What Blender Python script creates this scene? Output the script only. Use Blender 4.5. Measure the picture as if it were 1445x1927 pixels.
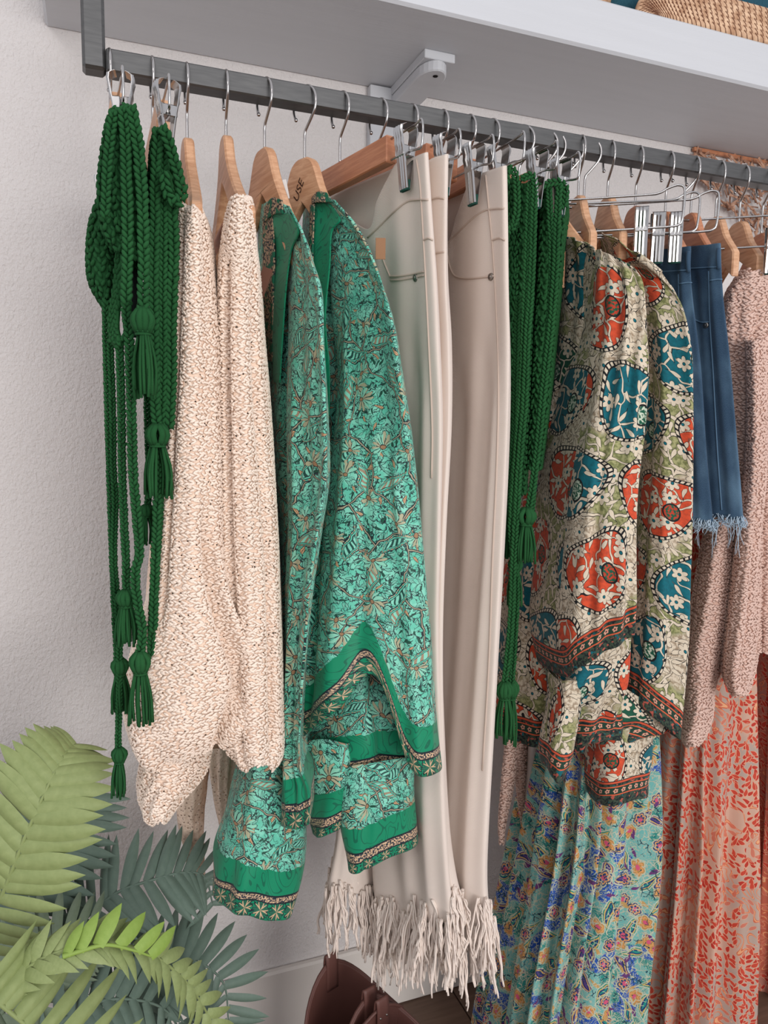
import bpy, math, random
import numpy as np
from mathutils import Vector, Matrix
from mathutils.bvhtree import BVHTree

for o in list(bpy.data.objects):
    bpy.data.objects.remove(o)
scene = bpy.context.scene
COL = scene.collection
random.seed(7)
RNG = np.random.default_rng(11)

# ------------------------------------------------------------------ camera
F_PX, CX, CY = 1400.0, 722.5, 963.5
CAM = np.array([0.0, 0.0, 1.18])
_X = np.array([3628.0, 113.0, -F_PX]); _X /= np.linalg.norm(_X)
_Z = np.array([150.0, 12700.0, F_PX]); _Z -= _Z.dot(_X) * _X; _Z /= np.linalg.norm(_Z)
_Y = np.cross(_Z, _X)
ROT = np.array([_X, _Y, _Z])
cd = bpy.data.cameras.new('camera')
cam = bpy.data.objects.new('camera', cd)
COL.objects.link(cam)
cam.matrix_world = Matrix([[*ROT[0], CAM[0]], [*ROT[1], CAM[1]], [*ROT[2], CAM[2]], [0, 0, 0, 1]])
cd.sensor_fit = 'VERTICAL'
cd.sensor_height = 36.0
cd.sensor_width = 27.0
cd.lens = F_PX / 1927.0 * 36.0
cd.clip_start = 0.01
scene.camera = cam

# ------------------------------------------------------------------ world, lights, exposure
world = bpy.data.worlds.new('room_light')
scene.world = world
world.use_nodes = True
_bg = world.node_tree.nodes['Background']
_bg.inputs[0].default_value = (0.93, 0.94, 1.0, 1)
_bg.inputs[1].default_value = 0.86

def area_light(name, loc, target, sx, sy, power, col):
    l = bpy.data.lights.new(name, 'AREA')
    l.shape = 'RECTANGLE'; l.size = sx; l.size_y = sy
    l.energy = power; l.color = col
    o = bpy.data.objects.new(name, l)
    COL.objects.link(o)
    o.location = loc
    o.rotation_euler = (Vector(target) - Vector(loc)).to_track_quat('-Z', 'Y').to_euler()
    return o

area_light('shop_window_light', (0.95, -3.0, 1.08), (0.35, 1.1, 0.92), 1.8, 2.0, 92, (1.0, 0.985, 0.975))
area_light('ceiling_lamp_light', (-0.9, -1.3, 2.75), (0.3, 1.3, 0.9), 0.6, 0.6, 9, (1.0, 0.96, 0.94))
vs = scene.view_settings
vs.view_transform = 'Standard'
vs.look = 'None'
vs.gamma = 1.0
vs.use_curve_mapping = False
vs.exposure = 0.0

# ------------------------------------------------------------------ geometry helpers
RAIL_Y, WALL_Y = 1.0, 1.32

def px(u, v, y):
    d = ROT @ np.array([u - CX, -(v - CY), -F_PX])
    t = (y - CAM[1]) / d[1]
    return CAM + d * t

def pxz(u, v, z):
    d = ROT @ np.array([u - CX, -(v - CY), -F_PX])
    t = (z - CAM[2]) / d[2]
    return CAM + d * t

def proj(p):
    c = ROT.T @ (np.asarray(p) - CAM)
    return CX + F_PX * c[0] / -c[2], CY - F_PX * c[1] / -c[2]

def crom(P, n, closed=False):
    """Catmull-Rom resample of rows P (k, d) into n samples."""
    P = np.asarray(P, float)
    k = len(P)
    if k == 2 and not closed:
        t = np.linspace(0, 1, n).reshape((-1,) + (1,) * (P.ndim - 1))
        return P[0] * (1 - t) + P[1] * t
    if closed:
        t = np.arange(n) / n * k
    else:
        t = np.linspace(0, k - 1, n)
    i = np.minimum(np.floor(t).astype(int), k - 1 if closed else k - 2)
    f = (t - i).reshape((-1,) + (1,) * (P.ndim - 1))
    def g(j):
        if closed:
            return P[j % k]
        lo = 2 * P[0] - P[1]; hi = 2 * P[-1] - P[-2]
        Q = np.concatenate([lo[None], P, hi[None]])
        return Q[np.clip(j + 1, 0, k + 1)]
    a, b, c, d = g(i - 1), g(i), g(i + 1), g(i + 2)
    return 0.5 * (2 * b + (c - a) * f + (2 * a - 5 * b + 4 * c - d) * f ** 2 + (3 * b - a - 3 * c + d) * f ** 3)

def mesh_np(name, verts, faces4=None, faces3=None, smooth=True):
    me = bpy.data.meshes.new(name)
    verts = np.asarray(verts, np.float32)
    loops = []; starts = []; tot = []
    pos = 0
    for fc in (faces4, faces3):
        if fc is None or len(fc) == 0:
            continue
        fc = np.asarray(fc, np.int32)
        m = fc.shape[1]
        loops.append(fc.ravel()); starts.append(np.arange(len(fc)) * m + pos)
        tot.append(np.full(len(fc), m)); pos += fc.size
    loops = np.concatenate(loops); starts = np.concatenate(starts)
    me.vertices.add(len(verts)); me.vertices.foreach_set('co', verts.ravel())
    me.loops.add(len(loops)); me.loops.foreach_set('vertex_index', loops.astype(np.int32))
    me.polygons.add(len(starts)); me.polygons.foreach_set('loop_start', starts.astype(np.int32))
    me.update(calc_edges=True)
    me.polygons.foreach_set('use_smooth', np.full(len(starts), smooth))
    me.validate()
    return me

def link(name, me, mat=None, parent=None):
    o = bpy.data.objects.new(name, me)
    COL.objects.link(o)
    if mat is not None and me is not None:
        if len(me.materials) == 0:
            me.materials.append(mat)
    if parent is not None:
        o.parent = parent
    return o

def tag(o, label=None, cat=None, group=None, kind=None):
    if label: o['label'] = label
    if cat: o['category'] = cat
    if group: o['group'] = group
    if kind: o['kind'] = kind
    return o

def thing(name, label, cat, loc=(0, 0, 0), group=None):
    o = bpy.data.objects.new(name, None)
    COL.objects.link(o)
    o.empty_display_size = 0.05
    o.location = loc
    bpy.context.view_layer.update()
    return tag(o, label, cat, group)

def part(name, me, mat, parent):
    """mesh built in world coordinates, parented to a thing that sits at its own base"""
    o = link(name, me, mat)
    o.parent = parent
    loc = Vector((0, 0, 0)); p = parent
    while p is not None:
        loc = loc + Vector(p.location); p = p.parent
    me.transform(Matrix.Translation(-loc))
    return o

class MB:
    def __init__(s): s.v = []; s.f4 = []; s.f3 = []; s.n = 0
    def add(s, v, f4=None, f3=None):
        v = np.asarray(v, float)
        s.v.append(v)
        if f4 is not None and len(f4): s.f4.append(np.asarray(f4) + s.n)
        if f3 is not None and len(f3): s.f3.append(np.asarray(f3) + s.n)
        s.n += len(v)
    def mesh(s, name, smooth=True):
        return mesh_np(name, np.concatenate(s.v), np.concatenate(s.f4) if s.f4 else None,
                       np.concatenate(s.f3) if s.f3 else None, smooth)
    def box(s, c, h, R=None, bev=0.0):
        """bevelled box: centre, half sizes, rotation"""
        c = np.asarray(c, float); h = np.asarray(h, float)
        b = min(bev, h.min() * 0.9)
        P = []; 
        for sz in (-1, 1):
            for sx, sy in ((-1, -1), (1, -1), (1, 1), (-1, 1)):
                P.append((sx, sy, sz))
        P = np.array(P, float)
        if b <= 0:
            V = P * h
            f4 = [(0, 3, 2, 1), (4, 5, 6, 7), (0, 1, 5, 4), (1, 2, 6, 5), (2, 3, 7, 6), (3, 0, 4, 7)]
            f3 = []
        else:
            V = []; idx = {}
            for i, p in enumerate(P):
                for ax in range(3):
                    q = p * (h - b); q[ax] = p[ax] * h[ax]
                    idx[i, ax] = len(V); V.append(q)
            V = np.array(V)
            quads = {0: [(1, 2, 6, 5), (3, 0, 4, 7)], 1: [(0, 1, 5, 4), (2, 3, 7, 6)], 2: [(0, 3, 2, 1), (4, 5, 6, 7)]}
            f4 = [tuple(idx[i, ax] for i in q) for ax in quads for q in quads[ax]]
            edges = [(0, 1), (1, 2), (2, 3), (3, 0), (4, 5), (5, 6), (6, 7), (7, 4), (0, 4), (1, 5), (2, 6), (3, 7)]
            for a, bb in edges:
                d = np.nonzero(P[a] != P[bb])[0][0]
                ax = [k for k in range(3) if k != d]
                f4.append((idx[a, ax[0]], idx[bb, ax[0]], idx[bb, ax[1]], idx[a, ax[1]]))
            f3 = [(idx[i, 0], idx[i, 1], idx[i, 2]) for i in range(8)]
        if R is not None:
            V = V @ np.asarray(R).T
        s.add(V + c, f4, f3)
    def tube(s, pts, r, k=8, cap=True, n=None, closed=False):
        pts = np.asarray(pts, float)
        if n: pts = crom(pts, n, closed)
        m = len(pts)
        r = np.broadcast_to(np.asarray(r, float), (m,)) if np.ndim(r) == 0 or len(np.atleast_1d(r)) == m else crom(np.asarray(r, float)[:, None], m)[:, 0]
        T = np.gradient(pts, axis=0)
        if closed: T = np.roll(pts, -1, 0) - np.roll(pts, 1, 0)
        T /= np.maximum(np.linalg.norm(T, axis=1, keepdims=True), 1e-9)
        N = np.zeros_like(T)
        a = np.array([0, 0, 1.0]) if abs(T[0][2]) < 0.9 else np.array([1.0, 0, 0])
        nv = a - a.dot(T[0]) * T[0]
        for i in range(m):
            nv = nv - nv.dot(T[i]) * T[i]
            nv /= max(np.linalg.norm(nv), 1e-9)
            N[i] = nv
        B = np.cross(T, N)
        th = np.arange(k) / k * 2 * math.pi
        V = pts[:, None, :] + r[:, None, None] * (np.cos(th)[None, :, None] * N[:, None, :] + np.sin(th)[None, :, None] * B[:, None, :])
        V = V.reshape(-1, 3)
        ii, jj = np.meshgrid(np.arange(m if closed else m - 1), np.arange(k), indexing='ij')
        i2 = (ii + 1) % m; j2 = (jj + 1) % k
        f4 = np.stack([ii * k + jj, ii * k + j2, i2 * k + j2, i2 * k + jj], -1).reshape(-1, 4)
        f3 = []
        if cap and not closed:
            V = np.concatenate([V, pts[:1], pts[-1:]])
            c0, c1 = m * k, m * k + 1
            for j in range(k):
                f3.append((c0, (j + 1) % k, j)); f3.append((c1, (m - 1) * k + j, (m - 1) * k + (j + 1) % k))
        s.add(V, f4, f3)
    def prism(s, poly, origin, ex, ey, ez, t, bev=0.0):
        """extrude a 2D polygon (in ex, ey) by thickness t about the plane (along ez), with a bevelled rim"""
        P = np.asarray(poly, float); n = len(P)
        c = P.mean(0)
        origin, ex, ey, ez = (np.asarray(q, float) for q in (origin, ex, ey, ez))
        nx = np.roll(P, -1, 0) - np.roll(P, 1, 0)
        nx = np.stack([nx[:, 1], -nx[:, 0]], 1); nx /= np.maximum(np.linalg.norm(nx, axis=1, keepdims=True), 1e-9)
        area = np.sum(P[:, 0] * np.roll(P[:, 1], -1) - np.roll(P[:, 0], -1) * P[:, 1])
        if area < 0: nx = -nx
        lay = [(-bev, -t / 2), (0, -t / 2 + bev), (0, t / 2 - bev), (-bev, t / 2)] if bev > 0 else [(0, -t / 2), (0, t / 2)]
        V = []
        for off, z in lay:
            Q = P + nx * off
            V.append(origin + Q[:, :1] * ex + Q[:, 1:] * ey + z * ez)
        L = len(lay)
        V = np.concatenate(V)
        f4 = [(l * n + j, l * n + (j + 1) % n, (l + 1) * n + (j + 1) % n, (l + 1) * n + j) for l in range(L - 1) for j in range(n)]
        from mathutils.geometry import tessellate_polygon
        tr = tessellate_polygon([[Vector((p[0], p[1], 0)) for p in P]])
        f3 = [tuple(t_) for t_ in tr] + [tuple(i + (L - 1) * n for i in reversed(t_)) for t_ in tr]
        s.add(V, f4, f3)
    def lathe(s, prof, origin, ax=(0, 0, 1), k=16, sx=1.0, sy=1.0):
        prof = np.asarray(prof, float)
        ax = np.asarray(ax, float); ax /= np.linalg.norm(ax)
        a = np.array([1.0, 0, 0]) if abs(ax[0]) < 0.9 else np.array([0, 1.0, 0])
        e1 = a - a.dot(ax) * ax; e1 /= np.linalg.norm(e1); e2 = np.cross(ax, e1)
        th = np.arange(k) / k * 2 * math.pi
        V = (np.asarray(origin) + prof[:, None, :1] * (sx * np.cos(th)[None, :, None] * e1 + sy * np.sin(th)[None, :, None] * e2)
             + prof[:, None, 1:] * ax).reshape(-1, 3)
        m = len(prof)
        f4 = [(i * k + j, i * k + (j + 1) % k, (i + 1) * k + (j + 1) % k, (i + 1) * k + j) for i in range(m - 1) for j in range(k)]
        s.add(V, f4)

# lobes: many small egg shapes as one mesh -------------------------------------------------
def _lobe(k=5):
    th = np.arange(k) / k * 2 * math.pi
    V = [(0, 0, -1)]
    for z, r in ((-0.55, 0.8), (0.25, 0.97)):
        V += [(r * math.cos(t), r * math.sin(t), z) for t in th]
    V.append((0, 0, 1))
    V = np.array(V)
    f4 = [(1 + j, 1 + (j + 1) % k, 1 + k + (j + 1) % k, 1 + k + j) for j in range(k)]
    f3 = [(0, 1 + (j + 1) % k, 1 + j) for j in range(k)] + [(2 * k + 1, 1 + k + j, 1 + k + (j + 1) % k) for j in range(k)]
    return V, np.array(f4), np.array(f3)
LOBE = _lobe()

def lobes(mb, loc, ax, nrm, ln, wd, ht):
    """loc (N,3); ax long direction; nrm surface normal; half sizes (scalars or N)"""
    V, f4, f3 = LOBE
    N = len(loc)
    ax = ax / np.maximum(np.linalg.norm(ax, axis=1, keepdims=True), 1e-9)
    nrm = nrm - (nrm * ax).sum(1, keepdims=True) * ax
    nrm = nrm / np.maximum(np.linalg.norm(nrm, axis=1, keepdims=True), 1e-9)
    sd = np.cross(nrm, ax)
    ln, wd, ht = (np.broadcast_to(np.asarray(q, float), (N,))[:, None, None] for q in (ln, wd, ht))
    P = (loc[:, None, :] + V[None, :, 0:1] * wd * sd[:, None, :] + V[None, :, 1:2] * ht * nrm[:, None, :]
         + V[None, :, 2:3] * ln * ax[:, None, :])
    off = (np.arange(N) * len(V))[:, None, None]
    mb.add(P.reshape(-1, 3), (f4[None] + off).reshape(-1, 4), (f3[None] + off).reshape(-1, 3))

# cloth: a grid of control points smoothed into a surface ----------------------------------
class Cloth:
    """rows: list of rows of 3D control points (same count). closed: around."""
    def __init__(s, rows, nu, nv, closed=True, fold=None, seed=0):
        P = np.asarray(rows, float)
        P = crom(P, nv)                                   # down
        P = np.swapaxes(crom(np.swapaxes(P, 0, 1), nu, closed), 0, 1)
        s.closed = closed
        s.P = P
        s.normals()
        if fold is not None:
            i, j = np.meshgrid(np.linspace(0, 1, nv), np.arange(nu) / (nu if closed else nu - 1), indexing='ij')
            s.P = s.P + s.N * fold(j, i)[..., None]
            s.normals()
    def normals(s):
        P = s.P
        dv = np.gradient(P, axis=0)
        if s.closed: du = np.roll(P, -1, 1) - np.roll(P, 1, 1)
        else: du = np.gradient(P, axis=1)
        N = np.cross(du, dv)
        N /= np.maximum(np.linalg.norm(N, axis=2, keepdims=True), 1e-12)
        if s.closed:
            c = P.mean(1, keepdims=True)
            if ((P - c) * N).sum() < 0: N = -N
        else:
            if (N * (CAM - P)).sum() < 0: N = -N
        s.N = N
        s.du = du / np.maximum(np.linalg.norm(du, axis=2, keepdims=True), 1e-12)
        s.dv = dv / np.maximum(np.linalg.norm(dv, axis=2, keepdims=True), 1e-12)
    def faces(s):
        nv, nu = s.P.shape[:2]
        ii, jj = np.meshgrid(np.arange(nv - 1), np.arange(nu if s.closed else nu - 1), indexing='ij')
        j2 = (jj + 1) % nu
        return np.stack([ii * nu + jj, ii * nu + j2, (ii + 1) * nu + j2, (ii + 1) * nu + jj], -1).reshape(-1, 4), ii, jj
    def mesh(s, name, uoff=0.0, voff=0.0):
        nv, nu = s.P.shape[:2]
        f, ii, jj = s.faces()
        V = s.P.reshape(-1, 3)
        if (np.cross(s.P[1, 1] - s.P[0, 0], s.P[1, 0] - s.P[0, 1]) * s.N[0, 0]).sum() < 0: flip = True
        else: flip = False
        if flip: f = f[:, ::-1]
        me = bpy.data.meshes.new(name)
        me.vertices.add(len(V)); me.vertices.foreach_set('co', V.astype(np.float32).ravel())
        me.loops.add(f.size); me.loops.foreach_set('vertex_index', f.astype(np.int32).ravel())
        me.polygons.add(len(f)); me.polygons.foreach_set('loop_start', (np.arange(len(f)) * 4).astype(np.int32))
        me.update(calc_edges=True)
        me.polygons.foreach_set('use_smooth', np.ones(len(f), bool))
        # uv in metres
        PP = np.concatenate([s.P, s.P[:, :1]], 1) if s.closed else s.P
        seg = np.linalg.norm(np.diff(PP, axis=1), axis=2)
        U = np.concatenate([np.zeros((nv, 1)), np.cumsum(seg, 1)], 1)
        mid = U.shape[1] // 2
        U = U - U[:, mid:mid + 1] * 1.0
        segv = np.linalg.norm(np.diff(PP, axis=0), axis=2)
        Vv = np.concatenate([np.zeros((1, PP.shape[1])), np.cumsum(segv, 0)], 0)
        Vd = Vv.mean(1, keepdims=True) * 0.5 + Vv * 0.5
        H = Vv[-1:] - Vv
        di = np.array([0, 0, 1, 1]); dj = np.array([0, 1, 1, 0])
        if flip: di = di[::-1]; dj = dj[::-1]
        I = ii.reshape(-1, 1) + di; J = jj.reshape(-1, 1) + dj
        for nm, A, B, a0, b0 in (('UVMap', U, -Vd, uoff, voff), ('hem', U, H, 0, 0)):
            uv = me.uv_layers.new(name=nm)
            uv.data.foreach_set('uv', np.stack([A[I, J] + a0, B[I, J] + b0], -1).astype(np.float32).ravel())
        s.me = me
        return me
    def inset(s, d):
        c = Cloth.__new__(Cloth); c.closed = s.closed; c.P = s.P - s.N * d; c.N = s.N; c.du = s.du; c.dv = s.dv
        return c
    def bvh(s):
        f, _, _ = s.faces()
        return BVHTree.FromPolygons([tuple(p) for p in s.P.reshape(-1, 3)], [tuple(int(q) for q in r) for r in f])
    def stitches(s, mb, cell, ln, wd, ht, tilt=0.5, jit=0.3, drop=0.03, u0=0.0, u1=1.0, v0=0.0, v1=1.0, mode='knit', rng=RNG, ymax=9.0):
        nv, nu = s.P.shape[:2]
        cols = np.linalg.norm(np.diff(np.concatenate([s.P, s.P[:, :1]], 1) if s.closed else s.P, axis=1), axis=2).sum(1)
        rowl = np.linalg.norm(np.diff(s.P, axis=0), axis=2).mean(1)
        L = np.concatenate([[0], np.cumsum(rowl)])
        tot = L[-1]
        loc = []; ax = []; nr = []
        y = tot * v0 + cell * 0.5; r = 0
        while y < tot * v1:
            fi = np.interp(y, L, np.arange(nv))
            i0 = min(int(fi), nv - 2); fr = fi - i0
            row = s.P[i0] * (1 - fr) + s.P[i0 + 1] * fr
            rn = s.N[i0]; rdu = s.du[i0]; rdv = s.dv[i0]
            if s.closed:
                row = np.concatenate([row, row[:1]]); rn = np.concatenate([rn, rn[:1]]); rdu = np.concatenate([rdu, rdu[:1]]); rdv = np.concatenate([rdv, rdv[:1]])
            sl = np.concatenate([[0], np.cumsum(np.linalg.norm(np.diff(row, axis=0), axis=1))])
            n = max(2, int(sl[-1] * (u1 - u0) / cell))
            q = sl[-1] * (u0 + (u1 - u0) * (np.arange(n) + (0.5 if r % 2 else 0.0) + 0.25) / n)
            q = q + rng.normal(0, jit * cell * 0.35, n)
            I = lambda A: np.stack([np.interp(q, sl, A[:, k]) for k in range(3)], 1)
            p = I(row); nn = I(rn); tu = I(rdu); tv = I(rdv)
            keep = (rng.random(n) > drop) & (p[:, 1] < ymax)
            if mode == 'knit':
                sg = np.where((np.arange(n) + 0) % 2 == 0, 1.0, -1.0)
            else:
                sg = np.full(n, 1.0 if r % 2 else -1.0)
            tl = tilt + rng.normal(0, 0.15 * jit, n)
            if mode == 'knit':
                a = tv * np.cos(tl * sg)[:, None] + tu * np.sin(tl * sg)[:, None]
            else:
                a = tu * np.cos(tl * sg)[:, None] + tv * np.sin(tl * sg)[:, None]
            p = p + tv * rng.normal(0, jit * cell * 0.25, (n, 1))
            loc.append(p[keep]); ax.append(a[keep]); nr.append(nn[keep])
            y += cell * (0.9 if mode == 'knit' else 0.8); r += 1
        loc = np.concatenate(loc); ax = np.concatenate(ax); nr = np.concatenate(nr)
        sc = 1 + rng.normal(0, 0.12 * jit, len(loc))
        lobes(mb, loc, ax, nr, ln * sc, wd * sc, ht * sc)

def solid(o, t=0.0016, off=-1.0):
    m = o.modifiers.new('thickness', 'SOLIDIFY')
    m.thickness = t; m.offset = off
    return o

def vec(p): return np.array(p, float)

def hit(bvh, u, v, lift=0.0015):
    """the point of a surface that the photograph shows at (u, v)"""
    d = ROT @ np.array([u - CX, -(v - CY), -F_PX]); d /= np.linalg.norm(d)
    loc, n, i, t = bvh.ray_cast(Vector(CAM), Vector(d))
    if loc is None: return None
    n = np.array(n)
    if n.dot(d) > 0: n = -n
    return np.array(loc) + n * lift, n

def seam(mb, bvh, pts, r=0.0011, lift=0.0006, n=40):
    pts = crom(np.array(pts, float), n)
    P = [hit(bvh, u, v, lift) for u, v in pts]
    P = [p[0] for p in P if p is not None]
    if len(P) > 2:
        keep = [P[0]]
        for p in P[1:]:
            if np.linalg.norm(p - keep[-1]) < 0.05: keep.append(p)
        if len(keep) > 2: mb.tube(keep, r, 5)
# ------------------------------------------------------------------ materials (all node based)
def lin(c):
    c = np.array(c, float) / 255.0
    c = np.where(c <= 0.04045, c / 12.92, ((c + 0.055) / 1.055) ** 2.4)
    return (float(c[0]), float(c[1]), float(c[2]), 1.0)

class E:
    """a float socket (or number) that understands arithmetic"""
    def __init__(s, nt, k): s.nt = nt; s.k = k
    def _m(s, op, *o, clamp=False):
        n = s.nt.nodes.new('ShaderNodeMath'); n.operation = op; n.use_clamp = clamp
        for i, a in enumerate((s,) + o):
            a = a.k if isinstance(a, E) else a
            if isinstance(a, (int, float)): n.inputs[i].default_value = a
            else: s.nt.links.new(a, n.inputs[i])
        return E(s.nt, n.outputs[0])
    def __add__(s, o): return s._m('ADD', o)
    __radd__ = __add__
    def __sub__(s, o): return s._m('SUBTRACT', o)
    def __rsub__(s, o): return E(s.nt, float(o))._m('SUBTRACT', s)
    def __mul__(s, o): return s._m('MULTIPLY', o)
    __rmul__ = __mul__
    def __truediv__(s, o): return s._m('DIVIDE', o)
    def __neg__(s): return s._m('MULTIPLY', -1.0)
    def __lt__(s, o): return s._m('LESS_THAN', o)
    def __gt__(s, o): return s._m('GREATER_THAN', o)
    def abs(s): return s._m('ABSOLUTE')
    def sin(s): return s._m('SINE')
    def cos(s): return s._m('COSINE')
    def sqrt(s): return s._m('SQRT')
    def floor(s): return s._m('FLOOR')
    def fract(s): return s._m('FRACT')
    def max(s, o): return s._m('MAXIMUM', o)
    def min(s, o): return s._m('MINIMUM', o)
    def pow(s, o): return s._m('POWER', o)
    def atan2(s, o): return s._m('ARCTAN2', o)
    def soft(s, a, b):
        n = s.nt.nodes.new('ShaderNodeMapRange'); n.interpolation_type = 'SMOOTHSTEP'
        s.nt.links.new(s.k, n.inputs[0])
        n.inputs[1].default_value = a; n.inputs[2].default_value = b
        return E(s.nt, n.outputs[0])
    def line(s, w):                      # 1 near zero
        return s.abs() < w

class Mat:
    def __init__(s, name, rough=0.8, spec=0.3, metal=0.0, sheen=0.0):
        s.m = bpy.data.materials.new(name); s.m.use_nodes = True
        s.nt = s.m.node_tree
        s.b = s.nt.nodes['Principled BSDF']
        s.b.inputs['Roughness'].default_value = rough
        s.b.inputs['Specular IOR Level'].default_value = spec
        s.b.inputs['Metallic'].default_value = metal
        if sheen: s.b.inputs['Sheen Weight'].default_value = sheen
        s.out = [n for n in s.nt.nodes if n.type == 'OUTPUT_MATERIAL'][0]
    def uv(s, name='UVMap'):
        n = s.nt.nodes.new('ShaderNodeUVMap'); n.uv_map = name
        x = s.nt.nodes.new('ShaderNodeSeparateXYZ'); s.nt.links.new(n.outputs[0], x.inputs[0])
        return E(s.nt, x.outputs[0]), E(s.nt, x.outputs[1])
    def obj(s):
        n = s.nt.nodes.new('ShaderNodeTexCoord')
        return n.outputs['Object']
    def gen(s):
        return s.nt.nodes.new('ShaderNodeTexCoord').outputs['Generated']
    def comb(s, x, y, z=0.0):
        n = s.nt.nodes.new('ShaderNodeCombineXYZ')
        for i, a in enumerate((x, y, z)):
            if isinstance(a, E): 
                if isinstance(a.k, (int, float)): n.inputs[i].default_value = a.k
                else: s.nt.links.new(a.k, n.inputs[i])
            else: n.inputs[i].default_value = a
        return n.outputs[0]
    def sep(s, v):
        x = s.nt.nodes.new('ShaderNodeSeparateXYZ'); s.nt.links.new(v, x.inputs[0])
        return [E(s.nt, o) for o in x.outputs]
    def scale(s, v, sc):
        n = s.nt.nodes.new('ShaderNodeMapping'); s.nt.links.new(v, n.inputs[0]); n.inputs['Scale'].default_value = sc
        return n.outputs[0]
    def noise(s, v, sc, det=2.0, rough=0.5, dist=0.0, col=False):
        n = s.nt.nodes.new('ShaderNodeTexNoise'); s.nt.links.new(v, n.inputs['Vector'])
        n.inputs['Scale'].default_value = sc; n.inputs['Detail'].default_value = det
        n.inputs['Roughness'].default_value = rough; n.inputs['Distortion'].default_value = dist
        return n.outputs['Color'] if col else E(s.nt, n.outputs['Fac'])
    def voro(s, v, sc, dim='2D', feat='F1', rnd=1.0):
        n = s.nt.nodes.new('ShaderNodeTexVoronoi'); n.voronoi_dimensions = dim; n.feature = feat
        s.nt.links.new(v, n.inputs['Vector']); n.inputs['Scale'].default_value = sc
        n.inputs['Randomness'].default_value = rnd
        return n
    def mix(s, f, a, b):
        n = s.nt.nodes.new('ShaderNodeMix'); n.data_type = 'RGBA'
        for i, q in ((0, f), (6, a), (7, b)):
            if isinstance(q, E): q = q.k
            if isinstance(q, (int, float)): n.inputs[i].default_value = q
            elif isinstance(q, tuple): n.inputs[i].default_value = q if len(q) == 4 else lin(q)
            else: s.nt.links.new(q, n.inputs[i])
        return n.outputs[2]
    def color(s, c):
        if isinstance(c, tuple): s.b.inputs['Base Color'].default_value = lin(c)
        else: s.nt.links.new(c, s.b.inputs['Base Color'])
        return s
    def bump(s, h, strength=0.5, dist=0.002):
        n = s.nt.nodes.new('ShaderNodeBump'); n.inputs['Strength'].default_value = strength
        n.inputs['Distance'].default_value = dist
        s.nt.links.new(h.k if isinstance(h, E) else h, n.inputs['Height'])
        s.nt.links.new(n.outputs[0], s.b.inputs['Normal'])
        return s
    def rough(s, r):
        s.nt.links.new(r.k, s.b.inputs['Roughness']); return s
    # ---- print motifs in fabric space (metres)
    def cell(s, x, y, size, rnd=0.7, dx=0.0, dy=0.0):
        """random cells: local coordinates p, q, and two hashes"""
        n = s.voro(s.comb(x + dx, y + dy), 1.0 / size, rnd=rnd)
        pos = s.sep(n.outputs['Position']); c = s.nt.nodes.new('ShaderNodeSeparateColor')
        s.nt.links.new(n.outputs['Color'], c.inputs[0])
        return x + dx - pos[0], y + dy - pos[1], E(s.nt, c.outputs[0]), E(s.nt, c.outputs[1])
    def rot(s, p, q, a):
        ca, sa = a.cos(), a.sin()
        return p * ca - q * sa, p * sa + q * ca
    def flower(s, p, q, R, n, depth=0.45, ang=0.0):
        r = (p * p + q * q).sqrt(); th = q.atan2(p)
        w = (th * (n / 2.0) + ang).sin().abs()
        return r - R * (w * depth + (1 - depth)), r, th        # signed distance, radius, angle
    def drop(s, p, q, L, W, bend=3.0):
        """paisley / leaf: pointed at +q end, round at -q end"""
        t = (q / L) * 0.5 + 0.5
        pp = p + (q + L * 0.2) * (q + L * 0.2).abs() * bend
        tc = t.max(0.0001).min(1.0)
        w = (tc.sqrt()) * (1 - tc) * (W * 2.6)
        return pp.abs() - w, t
M = {}
def simple(name, col, rough=0.6, spec=0.4, metal=0.0, sheen=0.0):
    M[name] = Mat(name, rough, spec, metal, sheen).color(col).m

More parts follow.
